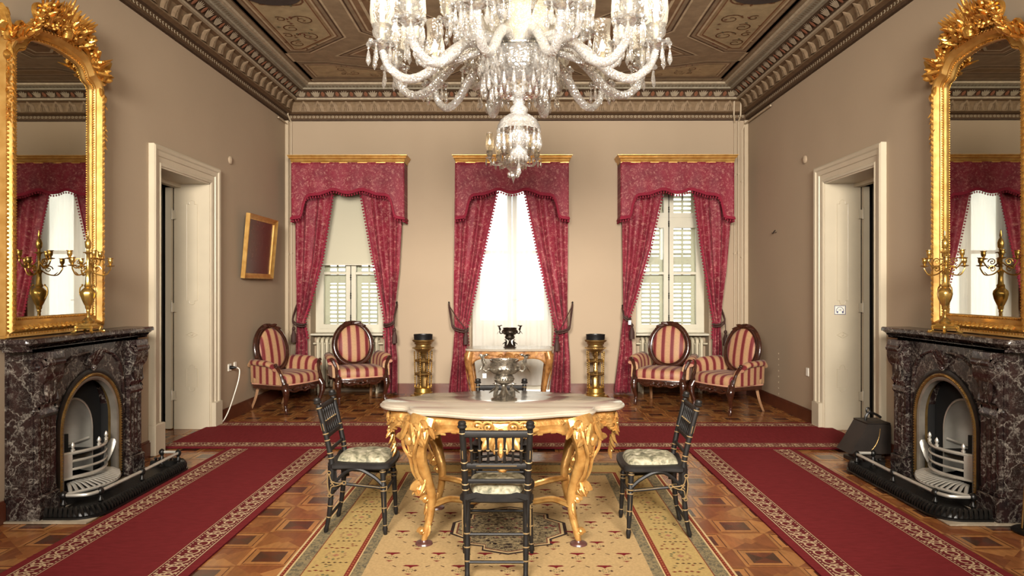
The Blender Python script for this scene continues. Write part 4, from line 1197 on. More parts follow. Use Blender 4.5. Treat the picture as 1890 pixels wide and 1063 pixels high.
def rug():
    b = MB(); b.sm = False; t = .008
    X0, X1, Y0, Y1 = -1.20, 1.11, 2.55, 5.76; cx, cyy = (X0+X1)/2, 4.155
    gold, gold2, redb, creamc, dark = lin(184, 156, 100), lin(188, 158, 112), lin(126, 54, 42), lin(206, 180, 132), lin(62, 48, 44)
    b.c = creamc; b.box(X0, X1, Y0, Y1, 0, t)
    def rect(i, z, m=0, c=None):
        b.m = m; b.c = c; b.poly([(X0+i, Y0+i, t+z), (X1-i, Y0+i, t+z), (X1-i, Y1-i, t+z), (X0+i, Y1-i, t+z)]); b.m = 0
    rect(.012, .0003, 0, redb); rect(.032, .0006, 0, creamc); rect(.042, .0009, 1, None); rect(.115, .0012, 0, redb); rect(.12, .0015, 0, gold)
    rect(.335, .0018, 0, redb); rect(.36, .0021, 0, creamc); rect(.367, .0024, 1, None); rect(.425, .0027, 0, gold2)
    rn = random.Random(3); z = t+.0032
    def pl(pts, c, zz=z): b.c = c; b.poly([(x, y, zz) for x, y in pts])
    def dia(x, y, w_, h_, c, zz=z): pl([(x-w_, y), (x, y-h_), (x+w_, y), (x, y+h_)], c, zz)
    # guard stripe ticks
    for i, o in ((.012, .01), (.335, .0125)):
        for k in range(int((Y1-Y0-2*i)/.03)):
            y = Y0+i+.015+k*.03
            for x in (X0+i+o, X1-i-o): dia(x, y, .006, .009, lin(170, 104, 70))
    # sprigs of the field
    red, grn, brn = lin(116, 34, 38), lin(120, 112, 78), lin(88, 62, 48)
    def sprig(x, y, s=1.0):
        pl([(x-.045*s, y+.028*s), (x-.03*s, y+.04*s), (x+.03*s, y+.04*s), (x+.045*s, y+.028*s), (x+.012*s, y+.018*s), (x, y+.0*s), (x-.012*s, y+.018*s)], red)
        for sd in (-1, 1):
            dia(x+sd*.03*s, y-.03*s, .010*s, .012*s, brn); pl([(x+sd*.075*s, y+.02*s), (x+sd*.095*s, y+.034*s), (x+sd*.10*s, y+.03*s), (x+sd*.078*s, y+.012*s)], brn)
        for k in range(8):
            a = k*PI/4; dia(x+.018*s*cos(a), y-.03*s+.018*s*sin(a), .005*s, .006*s, grn)
        pl([(x-.02*s, y-.07*s), (x+.02*s, y-.07*s), (x, y-.085*s)], red)
    FX0, FX1, FY0, FY1 = X0+.47, X1-.47, Y0+.47, Y1-.47
    med = lambda x, y: abs(x-cx)/.42+abs(y-cyy)/.50 < 1
    r_ = 0; y = FY0+.03
    while y < FY1:
        n = 6 if r_ % 2 == 0 else 5
        for k in range(n):
            x = cx+(k-(n-1)/2)*.25
            if abs(x-cx) < .68 and not med(x, y): sprig(x, y)
        y += .17; r_ += 1
    # stepped medallion
    def stepped(w_, h_, c, zz, m=0):
        P = [(w_, .10*h_/.42), (.72*w_, .3*h_/.42*.62), (.72*w_, .27*h_/.42), (.42*w_, .30*h_/.42), (.42*w_, .36*h_/.42), (0, h_)]
        q = [(w_, 0)]+P; full = P+[(-x, y) for x, y in P[::-1][1:]]; full += [(x, -y) for x, y in full[::-1]]
        b.m = m; b.c = c; b.poly([(cx+x, cyy+y, zz) for x, y in full]); b.m = 0
    stepped(.345, .415, dark, t+.0031); stepped(.325, .395, creamc, t+.0034); stepped(.31, .38, lin(120, 70, 56), t+.0037); stepped(.30, .37, None, t+.004, 2)
    for k in range(150):
        x, y = rn.uniform(0, .28), rn.uniform(-.34, .34)
        if x/.3+abs(y)/.37 > 1.05: continue
        c = rn.choice([dark, lin(118, 50, 52), lin(78, 66, 52), dark, lin(196, 172, 126)])
        a, d = rn.uniform(.006, .018), rn.uniform(.005, .014)
        for sd in (-1, 1): dia(cx+sd*x, cyy+y, a, d, c, t+.0044)
    # rosettes in the wide border
    def rosette(x, y, s=1.0):
        for k in range(12):
            a = k*PI/6; dia(x+.05*s*cos(a), y+.05*s*sin(a)*1.1, .011*s, .012*s, rn.choice([grn, lin(150, 120, 80), lin(168, 132, 92)]))
        dia(x, y, .02*s, .02*s, lin(170, 120, 90))
        for k in range(5): dia(x-.08*s+.03*s*k, y+.1*s+.008*(k % 2), .014*s, .007*s, red)
        for k in range(5): dia(x+.08*s-.03*s*k, y-.1*s, .012*s, .007*s, brn)
    o = .2275
    y = Y0+.25
    while y < Y1-.2:
        rosette(X0+o, y); rosette(X1-o, y); 
        for k in range(6):
            dia(X0+o+rn.uniform(-.09, .09), y+.16+rn.uniform(-.03, .03), .012, .006, rn.choice([red, brn, grn])); dia(X1-o+rn.uniform(-.09, .09), y+.16+rn.uniform(-.03, .03), .012, .006, rn.choice([red, brn, grn]))
        y += .31
    x = X0+.5
    while x < X1-.4:
        rosette(x, Y1-o, .9); rosette(x, Y0+o, .9); x += .3
    ob = b.build('persian_rug', [M['pile'], M['greyband'], M['medal']])
    tag(ob, 'gold patterned oriental rug with dark stepped medallion under the marble table', 'rug')
rug()

# ================================================================== CURTAINS
YC = 9.40
def SX(px, Y=YC): return PX(px, Y)
def drape(label, outer, inner, ztop, zbot, tie, side, nf=3, group='crimson curtain panels'):
    """outer/inner: tables [(z, x)] going up; side: -1 when the outer edge is on the left"""
    R = root('curtain', label, 'curtain', ((outer[0][1]+inner[0][1])/2, YC, zbot), 0, group)
    nz, nx = 70, 44; rows = []; ph = random.uniform(0, 6)
    for j in range(nz+1):
        z = zbot+(ztop-zbot)*j/nz; xo, xi = interp(outer, z), interp(inner, z); row = []
        wdt = abs(xi-xo); pinch = math.exp(-((z-tie)/.12)**2)
        amp = .032*(1-.25*min(1, max(0, (z-tie)/1.5)))*(1-.55*pinch)
        for i in range(nx+1):
            u = i/nx; f = sin(2*PI*nf*u+ph+.35*sin(2.2*z))+.35*sin(2*PI*(nf*1.7)*u+1.3*z+ph)
            x = lerp(xo, xi, u)+.004*sin(2*PI*nf*u+ph+1.2)
            yb = YC-.0-.035*pinch
            row.append((x, yb-amp*f-.05*math.sqrt(max(0, 1-(2*u-1)**2))*pinch, z))
        rows.append(row)
    b = MB(); b.grid(rows); ob = b.build('curtain_panel', M['damask'], R, 180)
    sd = ob.modifiers.new('thickness', 'SOLIDIFY'); sd.thickness = .004
    b = MB(); L = []
    for j in range(nz+1): L.append(Vector(rows[j][-1]))
    L = [p for p in L if p.z > tie-.25]
    b.tube(L, .012, 5); acc = 0
    for a, c in zip(L, L[1:]):
        d = (c-a).length; k = 0
        while acc <= d:
            p = a.lerp(c, acc/d)
            b.ball((p.x-side*.02, p.y-.012, p.z-.012), .0135, 6, 4); acc += .042
        acc -= d
    b.build('ball_fringe', M['fringe'], R, label='dark crimson ball fringe')
    return R
def tieback(label, hook, wrap, tassel, side):
    """hook -> round the drape -> tassel"""
    R = root('curtain_tieback', label, 'tieback', hook, 0, 'rope tiebacks with tassels')
    hx, hy, hz = hook; wx0, wx1, wz = wrap
    b = MB(); b.tube([(hx, YB, hz-.015), (hx, hy+.02, hz-.01), (hx, hy, hz+.02)], .007, 6); b.ball((hx, hy, hz+.03), .012, 6, 4); b.build('wall_hook', M['iron'], R)
    b = MB()
    pts = cr([(hx, hy+.01, hz), (lerp(hx, wx0, .6), YC-.10, lerp(hz, wz, .6)), (wx0, YC-.13, wz+.02), ((wx0+wx1)/2, YC-.145, wz-.02), (wx1, YC-.11, wz-.03), (wx1+.004*side, YC-.02, wz-.01)], 6)
    b.tube(pts, .012, 7)
    b.tube([p+V(0, -.004, -.028) for p in pts], .010, 7)
    b.build('rope', M['rope'], R)
    tx, tz = tassel
    b = MB(); b.tube(cr([(hx, hy, hz-.01), (lerp(hx, tx, .5), YC-.11, lerp(hz, tz, .4)), (tx, YC-.13, tz+.12)], 5), .006, 6)
    b.lathe([(.006, .12), (.02, .105), (.024, .085), (.014, .07), (.018, .06), (.034, .0), (.036, -.09), (.0, -.09)], 12, (tx, YC-.13, tz), flute=.05, nfl=9); b.build('tassel', M['rope'], R)
    return R
Z = lambda py, Y=YC: PZ(py, Y)
def tb(*a): return sorted([(Z(py), SX(px)) for px, py in a])
def pelmet(label, cx, cover):
    yf = 9.22; hw_ = .752; z1, z0 = 3.215, 3.115
    R = root('pelmet', label, 'pelmet', (cx, YB, z0), 0, 'gilt pelmets with crimson valances')
    b = MB()
    prof = [(0, z0), (.0, z0+.012), (.008, z0+.02), (.004, z0+.03), (.012, z0+.05), (.03, z0+.062), (.034, z0+.074), (.03, z0+.078), (.045, z0+.094), (.046, z1), (-.02, z1)]
    b.mould([(cx-hw_, YB), (cx-hw_, yf), (cx+hw_, yf), (cx+hw_, YB)][::1], [(o, z) for o, z in prof], closed=False)
    b.poly([(cx-hw_, yf, z1), (cx+hw_, yf, z1), (cx+hw_, YB, z1), (cx-hw_, YB, z1)]); b.build('gilt_cornice', M['goldflat'], R, 25)
    def zb(u):  # u in 0..1 from centre outward
        return interp([(0, 2.700), (.1, 2.712), (.2, 2.742), (.28, 2.745), (.4, 2.712), (.5, 2.685), (.68, 2.672), (.735, 2.65), (.77, 2.60), (.80, 2.50), (.83, 2.40), (.86, 2.375), (1, 2.36)], u)
    rows = []; edge = []
    N = 80; nr = 12
    for j in range(nr+1):
        row = []
        for i in range(N+1+8):
            if i < 4: x = cx-hw_; y = YB-.005-(YB-.005-yf)*i/4; zb_ = zb(1)
            elif i > N+4: x = cx+hw_; y = yf+(YB-.005-yf)*(i-N-4)/4; zb_ = zb(1)
            else:
                u = (i-4)/N*2-1; x = cx+u*hw_; y = yf-.006*sin(u*19)*(1-j/nr); zb_ = zb(abs(u))
            row.append((x, y, zb_+(z0+.01-zb_)*j/nr))
        rows.append(row)
    b = MB(); b.grid(rows); ob = b.build('valance', M['damask'], R, 180, label='shaped crimson valance')
    sd = ob.modifiers.new('thickness', 'SOLIDIFY'); sd.thickness = .006
    b = MB(); e = [Vector(p)+V(0, -.006, .012) for p in rows[0]]
    b.tube(e, .017, 6); b.tube([p+V(0, -.002, .018) for p in e], .010, 5)
    acc = 0
    for a, c in zip(e, e[1:]):
        d = (c-a).length
        while acc <= d:
            p = a.lerp(c, acc/d); b.ball((p.x, p.y, p.z-.034), .012, 6, 4, 1.3); acc += .036
        acc -= d
    b.build('ball_fringe', M['fringe'], R, label='crimson ball fringe')
pelmet('gilt pelmet with crimson valance over the left window', PX(641, 9.22), 0)
pelmet('gilt pelmet with crimson valance over the middle window', PX(945.5, 9.22), 0)
pelmet('gilt pelmet with crimson valance over the right window', PX(1250, 9.22), 0)

drape('crimson curtain left of the left window, falling behind two armchairs', tb((543, 300), (545, 480), (549, 590), (547, 640), (545, 680), (544, 720)), tb((622, 300), (612, 360), (593, 480), (572, 560), (562, 592), (567, 620), (569, 720)), Z(300), .03, Z(592), -1)
drape('crimson curtain right of the left window, beside the right arm of an armchair', tb((742, 300), (741, 420), (737, 500), (729, 570), (727, 600), (734, 660), (734, 720)), tb((658, 300), (668, 360), (688, 470), (704, 550), (713, 592), (711, 620), (709, 720)), Z(300), .03, Z(592), 1)
drape('crimson curtain left of the middle window', tb((840, 300), (839, 420), (838, 560), (840, 605), (836, 660), (829, 722)), tb((925, 300), (915, 360), (893, 460), (873, 550), (861, 605), (864, 660), (866, 722)), Z(300), .02, Z(605), -1)
drape('crimson curtain right of the middle window', tb((1049, 300), (1049, 420), (1048, 560), (1048, 605), (1053, 660), (1054, 722)), tb((962, 300), (972, 360), (993, 460), (1014, 550), (1027, 605), (1022, 660), (1016, 722)), Z(300), .02, Z(605), 1)
drape('crimson curtain left of the right window', tb((1146, 300), (1148, 420), (1149, 540), (1149, 580), (1143, 640), (1133, 718)), tb((1231, 300), (1220, 360), (1198, 460), (1172, 550), (1159, 582), (1166, 640), (1163, 718)), Z(300), .03, Z(582), -1)
drape('crimson curtain right of the right window, behind the outer armchair', tb((1346, 300), (1346, 420), (1339, 500), (1331, 560), (1327, 595), (1330, 640), (1330, 720)), tb((1270, 300), (1281, 360), (1296, 470), (1309, 550), (1315, 592), (1313, 640), (1312, 720)), Z(300), .03, Z(592), 1)
T = tieback
T('dark rope tieback on the leftmost curtain', (SX(545), YB-.06, Z(560)), (SX(546), SX(565), Z(594)), (SX(547), Z(618)), 1)
T('dark rope tieback with tassel right of the left window', (SX(731), YB-.06, Z(562)), (SX(730), SX(712), Z(594)), (SX(731), Z(620)), -1)
T('dark rope tieback with tassel left of the middle window', (SX(828), YB-.09, Z(562)), (SX(838), SX(863), Z(604)), (SX(861), Z(622)), 1)
T('dark rope tieback with tassel right of the middle window', (SX(1057), YB-.09, Z(562)), (SX(1049), SX(1026), Z(606)), (SX(1027), Z(634)), -1)
T('dark rope tieback with tassel and tag left of the right window', (SX(1150), YB-.06, Z(568)), (SX(1148), SX(1161), Z(584)), (SX(1163), Z(612)), 1)
T('dark rope tieback with tassel on the rightmost curtain', (SX(1331), YB-.06, Z(564)), (SX(1331), SX(1314), Z(594)), (SX(1333), Z(624)), -1)
ob = MB(); ob.box(SX(1156), SX(1161), YC-.165, YC-.162, Z(598), Z(590)); tag(ob.build('paper_tag', M['tagpaper']), 'tiny white tag hanging from the tieback left of the right window', 'tag')

# sheer, roller blind
b = MB(); rows = []
for j in range(31):
    z = .10+(3.0-.10)*j/30; row = []
    for i in range(61):
        u = i/60; row.append((-.06+(u-.5)*1.09, 9.62+.014*sin(u*46+.4*sin(z*2))+.008*sin(u*90+z), z))
    rows.append(row)
b.grid(rows); tag(b.build('sheer_curtain', M['sheer'], None, 180), 'sheer white curtain hanging across the middle window', 'sheer curtain')
R = root('roller_blind', 'cream roller blind half lowered in the left window', 'blind', (-2.33, 9.68, 3.0))
b = MB(); zb_ = PZ(488, 9.68); b.box(-2.82, -1.84, 9.678, 9.681, zb_, 3.0); b.build('blind_cloth', M['blind'], R)
b = MB(); b.tube([(-2.82, 9.68, 3.0), (-1.84, 9.68, 3.0)], .025, 10); b.build('roller', M['white'], R)
b = MB(); b.box(-2.82, -1.84, 9.67, 9.688, zb_-.012, zb_+.012, .003); b.build('bottom_bar', M['cream2'], R)

def radiator(cx, label, n):
    R = root('radiator', label, 'radiator', (cx, 9.6, 0), 0, 'column radiators under the windows')
    for k in range(n):
        x = cx+(k-(n-1)/2)*.062
        b = MB()
        for y in (9.53, 9.60, 9.67):
            b.tube([(x, y, .14), (x, y, .70)], .018, 8)
        b.tube(cr([(x, 9.52, .70), (x, 9.53, .735), (x, 9.60, .75), (x, 9.67, .735), (x, 9.68, .70)], 3), .024, 8); b.tube(cr([(x, 9.52, .14), (x, 9.53, .11), (x, 9.60, .1), (x, 9.67, .11), (x, 9.68, .14)], 3), .024, 8)
        if k in (0, n-1): b.tube([(x, 9.55, .1), (x, 9.55, 0)], .016, 8); b.tube([(x, 9.65, .1), (x, 9.65, 0)], .016, 8)
        b.build('radiator_column', M['rad'], R)
    b = MB(); b.tube([(cx-n*.031-.05, 9.6, .68), (cx+n*.031+.08, 9.6, .68)], .012, 8); b.lathe([(.02, 0), (.024, .02), (.012, .05)], 10, (cx+n*.031+.09, 9.6, .68), (1, 0, 0)); b.build('pipe_valve', M['rad'], R)
radiator(-2.33, 'cream column radiator under the left window', 14)
radiator(2.14, 'cream column radiator under the right window', 14)
# ================================================================== MARBLE CENTRE TABLE
def serp(half, n=5):
    """closed outline from the quarter (x>=0, y>=0) points going from the back centre to the right tip"""
    q = [Vector((x, y, 0)) for x, y in half]
    qs = cr(q, n)
    right = qs+[Vector((p.x, -p.y, 0)) for p in qs[::-1][1:]]
    left = [Vector((-p.x, p.y, 0)) for p in right[::-1][1:-1]]
    return [(p.x, p.y) for p in right+left]
TR = root('centre_table', 'carved gilt table with white marble top in the middle of the rug', 'table', (-.085, 4.215, 0))
HT = .764
quarter = [(0, .455), (.15, .435), (.33, .36), (.43, .335), (.50, .31), (.535, .265), (.545, .215), (.575, .185), (.64, .165), (.70, .115), (.735, .05), (.74, 0)]
out = serp(quarter)[::-1]
b = MB(); b.prism(out, HT-.034, HT, [(.022, HT-.036), (.006, HT-.032), (.0, HT-.022), (.002, HT-.014), (.014, HT-.010), (.012, HT-.004), (.018, HT)])
b.build('marble_top', M['marblew'], TR, world=False)
# apron following the outline, deeper where it is carved
def inset_pts(P, d):
    n = len(P); res = []; ar = sum(P[i-1][0]*P[i][1]-P[i][0]*P[i-1][1] for i in range(n)); sg = 1 if ar > 0 else -1
    for i in range(n):
        a = (Vector(P[i])-Vector(P[i-1])); c = (Vector(P[(i+1) % n])-Vector(P[i])); t = (a.normalized()+c.normalized()); t.normalize()
        res.append((P[i][0]-t.y*sg*d, P[i][1]+t.x*sg*d))
    return res
ap = inset_pts(out, .055); n = len(ap)
def zlow(x, y):
    ax = abs(x)
    if ax > .60: return interp([(.60, .655), (.66, .60), (.70, .585)], ax)
    if abs(y) > .15: return interp([(0, .59), (.07, .60), (.12, .62), (.2, .635), (.30, .64), (.38, .61), (.45, .57), (.52, .59), (.6, .64)], ax)
    return .64
b = MB(); rows = []
zt = HT-.036
for k, (t, o) in enumerate(((0, 0), (.12, .006), (.2, -.004), (.5, .008), (.8, -.002), (.92, .008), (1, .004))):
    P = inset_pts(ap, -o) if o else ap
    rows.append([(P[i][0], P[i][1], lerp(zt, zlow(*ap[i]), t)) for i in range(n)])
b.grid(rows, cu=True)
P2 = inset_pts(ap, .02); b.grid([rows[-1], [(P2[i][0], P2[i][1], zlow(*ap[i])) for i in range(n)], [(P2[i][0], P2[i][1], zt) for i in range(n)]], cu=True)
b.build('carved_apron', M['goldpaint'], TR, world=False)
b = MB(); rn = random.Random(11)
def face_frame(i):
    a = Vector(ap[i-1]); c = Vector(ap[(i+1) % n]); t = (c-a).normalized(); return Vector((ap[i][0], ap[i][1], 0)), Vector((t.x, t.y, 0)), Vector((-t.y, t.x, 0))
ar = sum(ap[i-1][0]*ap[i][1]-ap[i][0]*ap[i-1][1] for i in range(n)); sgn = -1 if ar > 0 else 1
for i in range(0, n, 2):
    p, t, o = face_frame(i); o = o*sgn; zl = zlow(p.x, p.y)
    zc_ = lerp(zt, zl, rn.uniform(.3, .8))
    if abs(p.x) > .52 or rn.random() < .4:
        b.leaf(p+o*.006+V(0, 0, zc_), t*rn.choice([-1, 1])+V(0, 0, rn.uniform(-.8, .4)), o, rn.uniform(.025, .045), .024, .014, .2, 5, 4)
    if i % 6 == 0: 
        for k in range(5): b.ball(p+o*.01+t*(.011*cos(k*1.257))+V(0, 0, zc_+.011*sin(k*1.257)), .007, 5, 3)
    b.tube([p+o*.004+V(0, 0, zl), p+o*.004+t*.03+V(0, 0, zlow(p.x, p.y))], .006, 5)
b.build('leaf_carving', M['goldpaint'], TR, world=False)
for sy in (-1, 1):   # cartouche in the middle of each long side, heart shaped pendant
    b = MB(); y0 = sy*.40; o = V(0, sy, 0)
    hp = [(0, .535), (.04, .55), (.085, .585), (.115, .63), (.11, .665), (.08, .675), (.05, .66), (.03, .645), (0, .67)]
    hp = hp+[(-x, z) for x, z in hp[::-1][1:-1]]
    b.plate(hp, sy*.03, at=y0-sy*.012)
    for sd in (-1, 1):
        b.scroll((sd*.07, y0+sy*.02, .685), (sd, 0, 0), (0, 0, 1), .035, 1.4, .009); b.scroll((sd*.13, y0+sy*.012, .69), (-sd, 0, 0), (0, 0, 1), .03, 1.3, .008)
        b.leaf((sd*.05, y0+sy*.015, .64), (sd*.6, 0, -.9), o, .09, .045, .02, .2); b.leaf((sd*.09, y0+sy*.012, .66), (sd, 0, .15), o, .12, .035, .02, .2)
        b.leaf((sd*.02, y0+sy*.02, .62), (sd*.2, 0, -1), o, .08, .03, .02, .2)
    b.ball((0, y0+sy*.02, .66), .02, 8, 6); b.leaf((0, y0+sy*.02, .60), (0, 0, -1), o, .08, .035, .02, .2)
    b.build('cartouche', M['goldpaint'], TR, world=False)
for sx in (-1, 1):   # drooping carving under each end lobe
    b = MB()
    for k in range(16):
        yy = rn.uniform(-.09, .09); z = .66-.012*k+rn.uniform(-.01, .01); yy *= max(.1, 1-k/14)
        b.leaf((sx*(.675-.002*k), yy, z), (sx*rn.uniform(0, .4), rn.uniform(-.5, .5), -1), (sx, 0, 0), .06, .026, .016, .25, 5, 4)
        b.ball((sx*(.69-.002*k), yy*.6, z-.01), .010, 6, 4)
    b.scroll((sx*.68, .06, .68), (0, 1, 0), (0, 0, 1), .03, 1.4, .009); b.scroll((sx*.68, -.06, .68), (0, -1, 0), (0, 0, 1), .03, 1.4, .009)
    b.build('end_pendant', M['goldpaint'], TR, world=False)
def table_leg(parent, sx, sy, foot, rad, mat, casters=True):
    """foot: (x, y); rad: outward unit"""
    u = Vector((rad[0]*sx, rad[1]*sy, 0)).normalized(); p = Vector((foot[0]*sx, foot[1]*sy, 0)); w_ = V(-u.y, u.x, 0)
    tab = [(.73, .01, .115, .05), (.68, .03, .12, .055), (.63, .045, .11, .055), (.58, .05, .09, .05), (.53, .045, .068, .045), (.47, .028, .05, .038), (.41, .002, .04, .034), (.35, -.02, .032, .03), (.29, -.04, .027, .028), (.22, -.042, .024, .025), (.15, -.03, .022, .023), (.09, -.012, .02, .02), (.05, 0, .016, .018), (.03, .005, .014, .016)]
    pts = cr([p+u*o+V(0, 0, z) for z, o, a, c in tab], 3); N = len(pts)
    W_ = [interp([(i/(len(tab)-1), t[2]) for i, t in enumerate(tab)], j/(N-1)) for j in range(N)]; T_ = [interp([(i/(len(tab)-1), t[3]) for i, t in enumerate(tab)], j/(N-1)) for j in range(N)]
    b = MB(); b.tube(pts, W_, 12, flat=T_, nrm=u)
    for sd in (-1, 1):
        b.tube(cr([p+u*.065+w_*sd*.07+V(0, 0, .71), p+u*.09+w_*sd*.09+V(0, 0, .64), p+u*.1+w_*sd*.062+V(0, 0, .56), p+u*.08+w_*sd*.028+V(0, 0, .50), p+u*.06+w_*sd*.025+V(0, 0, .42), p+u*.015+w_*sd*.022+V(0, 0, .35)], 5), .010, 6)
        b.scroll(p+u*.088+w_*sd*.05+V(0, 0, .67), w_*sd, (0, 0, 1), .035, 1.4, .011)
        b.leaf(p+u*.1+w_*sd*.02+V(0, 0, .70), w_*sd*.6+V(0, 0, -1), u, .12, .05, .03, .12)
        b.leaf(p+u*.09+w_*sd*.07+V(0, 0, .62), w_*sd*1.0+V(0, 0, -.2), u, .09, .04, .02, .1)
    b.lathe([(.0, -.02), (.028, -.014), (.036, 0), (.028, .014), (.0, .024)], 10, p+u*.103+V(0, 0, .61), u)
    for k in range(6): b.ball(p+u*.088+w_*(.016*cos(k*1.05))+V(0, 0, .535+.018*sin(k*1.05)), .009, 5, 4)
    for k in range(-3, 4):
        b.leaf(p+u*(.062-.004*abs(k))+w_*k*.022+V(0, 0, .722), w_*k*.16+V(0, 0, -1), u, .15-.014*abs(k), .034, .026, .14)
    for sd in (-1, 1):
        b.scroll(p+u*.06+w_*sd*.085+V(0, 0, .685), w_*sd, (0, 0, 1), .036, 1.5, .014); b.scroll(p+u*.085+w_*sd*.035+V(0, 0, .585), -w_*sd, (0, 0, 1), .028, 1.4, .010)
        b.leaf(p+u*.04+w_*sd*.10+V(0, 0, .69), w_*sd+V(0, 0, -.5), u, .11, .045, .022, .1)
    # knee scroll bracket and lower foliage
    b.scroll(p+u*.035+V(0, 0, .325), u, (0, 0, 1), .04, 1.5, .022); b.scroll(p+u*.0+V(0, 0, .262), u, (0, 0, 1), .022, 1.3, .013)
    for k in range(3): b.leaf(p+u*(.03-.01*k)+w_*(k-1)*.02+V(0, 0, .38), u*.3+V(0, 0, -1), u, .09, .035, .018, .15)
    for k in range(5): b.leaf(p-u*(.022)+w_*(k-2)*.008+V(0, 0, .24-.03*k), V(0, 0, -1), u, .07, .03, .018, .25)
    b.scroll(p+u*.022+V(0, 0, .085), u, (0, 0, 1), .02, 1.3, .012)
    b.build('leg', mat, parent, world=False)
    if casters:
        b = MB(); b.lathe([(.0, .009), (.045, .009), (.05, .013), (.046, .022), (.02, .026), (.016, .034), (0, .034)], 16, p+u*.005); b.build('caster_cup', M['caster'], parent, world=False, label='purple-brown caster cup')
for sx in (-1, 1):
    for sy in (-1, 1): table_leg(TR, sx, sy, (.43, .315), (.80, .60), M['goldpaint'])
b = MB()
for sx in (-1, 1):
    for sy in (-1, 1):
        pts = cr([(sx*.40, sy*.29, .215), (sx*.30, sy*.20, .225), (sx*.17, sy*.16, .20), (sx*.09, sy*.07, .205), (0, 0, .215)], 6)
        b.tube(pts, .030, 8, flat=.014, nrm=(0, 0, 1))
        b.tube([p+V(0, 0, .014) for p in pts], .009, 6)
b.lathe([(.0, .19), (.09, .195), (.1, .21), (.09, .225), (.03, .235), (0, .24)], 20, (0, 0, 0)); b.build('cross_stretcher', M['goldpaint'], TR, world=False)
b = MB(); b.lathe([(.04, .23), (.02, .25), (.03, .27), (.045, .30), (.04, .32), (.02, .33), (.03, .345), (.022, .36), (.008, .375), (.012, .385), (0, .395)], 14, flute=.06, nfl=8); b.build('urn_finial', M['goldpaint'], TR, world=False)

# ================================================================== SILVER URNS
def urn(name, label, loc, sc, mat, tagged=False, rz=0):
    R = root(name, label, 'urn', loc, rz)
    S_ = lambda L: [(r*sc, z*sc) for r, z in L]
    b = MB(); b.lathe(S_([(.072, 0), (.075, .006), (.062, .012), (.05, .02), (.03, .03), (.018, .05), (.012, .075), (.018, .083)]), 20); b.build('foot', mat, R, world=False)
    b = MB()
    for k in range(3):
        t = k*2*PI/3+.5; u = V(cos(t), sin(t), 0)*sc
        b.tube([u*.062+V(0, 0, .012*sc), u*.055+V(0, 0, .04*sc), u*.045+V(0, 0, .065*sc), u*.05+V(0, 0, .08*sc)], [.012*sc, .016*sc, .01*sc, .007*sc], 6)
        b.leaf(u*.05+V(0, 0, .07*sc), u*1.0/sc+V(0, 0, -.9), (0, 0, 1), .07*sc, .022*sc, .01*sc, .1); b.ball(u*.058+V(0, 0, .085*sc), .009*sc, 6, 4)
        b.leaf(u*.055+V(0, 0, .086*sc), u+V(0, 0, -.2*sc), (0, 0, 1), .025*sc, .008*sc, .005*sc, .1, 4, 3)
    b.build('bird_feet', mat, R, world=False)
    b = MB(); b.lathe(S_([(.018, .083), (.03, .09), (.05, .10), (.057, .115), (.052, .135), (.045, .142), (.062, .148), (.085, .165), (.092, .18), (.088, .195), (.078, .205), (.074, .212), (.080, .222), (.081, .227), (.074, .226), (.068, .21), (.02, .15), (0, .15)]), 28, flute=.02, nfl=14)
    rn = random.Random(4)
    for k in range(26):
        t = k*2*PI/26; b.ball((.089*sc*cos(t), .089*sc*sin(t), .178*sc), .008*sc, 5, 3); b.ball((.054*sc*cos(t), .054*sc*sin(t), .118*sc), .006*sc, 5, 3)
    b.build('bowl', mat, R, world=False)
    for sd in (-1, 1):
        b = MB(); P = lambda x, z: (sd*x*sc, 0, z*sc)
        b.tube(cr([P(.085, .165), P(.105, .16), P(.118, .18), P(.112, .205), P(.12, .23), P(.135, .245)], 4), [.007*sc]*21, 6)
        b.tube(cr([P(.108, .2), P(.118, .222), P(.12, .24), P(.108, .252)], 3), [.012*sc, .014*sc, .014*sc, .012*sc, .01*sc, .009*sc, .008*sc, .008*sc, .008*sc, .007*sc], 6)
        for k in range(3): b.leaf(P(.11, .245), (sd*(1-.6*k), .2*(k-1), .35-.1*k), (0, 0, 1), .042*sc, .016*sc, .006*sc, -.3, 5, 4)
        b.leaf(P(.125, .19), (sd*.4, 0, -1), (sd, 0, 0), .04*sc, .014*sc, .006*sc, .2, 5, 4); b.ball(P(.1, .253), .008*sc, 6, 4)
        b.build('dragon_handle', mat, R, world=False)
    if tagged:
        b = MB(); b.box(-.118*sc, -.098*sc, -.065*sc, -.063*sc, .13*sc, .155*sc); b.build('paper_tag', M['tagpaper'], R, world=False, label='white paper tag')
    return R
urn('silver_urn', 'large silver footed urn with dragon handles on the marble centre table', (-.075, 4.26, HT), 1.09, M['silver'], True)
urn('silver_urn', 'small dark silver footed urn on the console before the middle window', (PX(941, 8.0), 8.0, .765), 1.0, M['darksilver'])

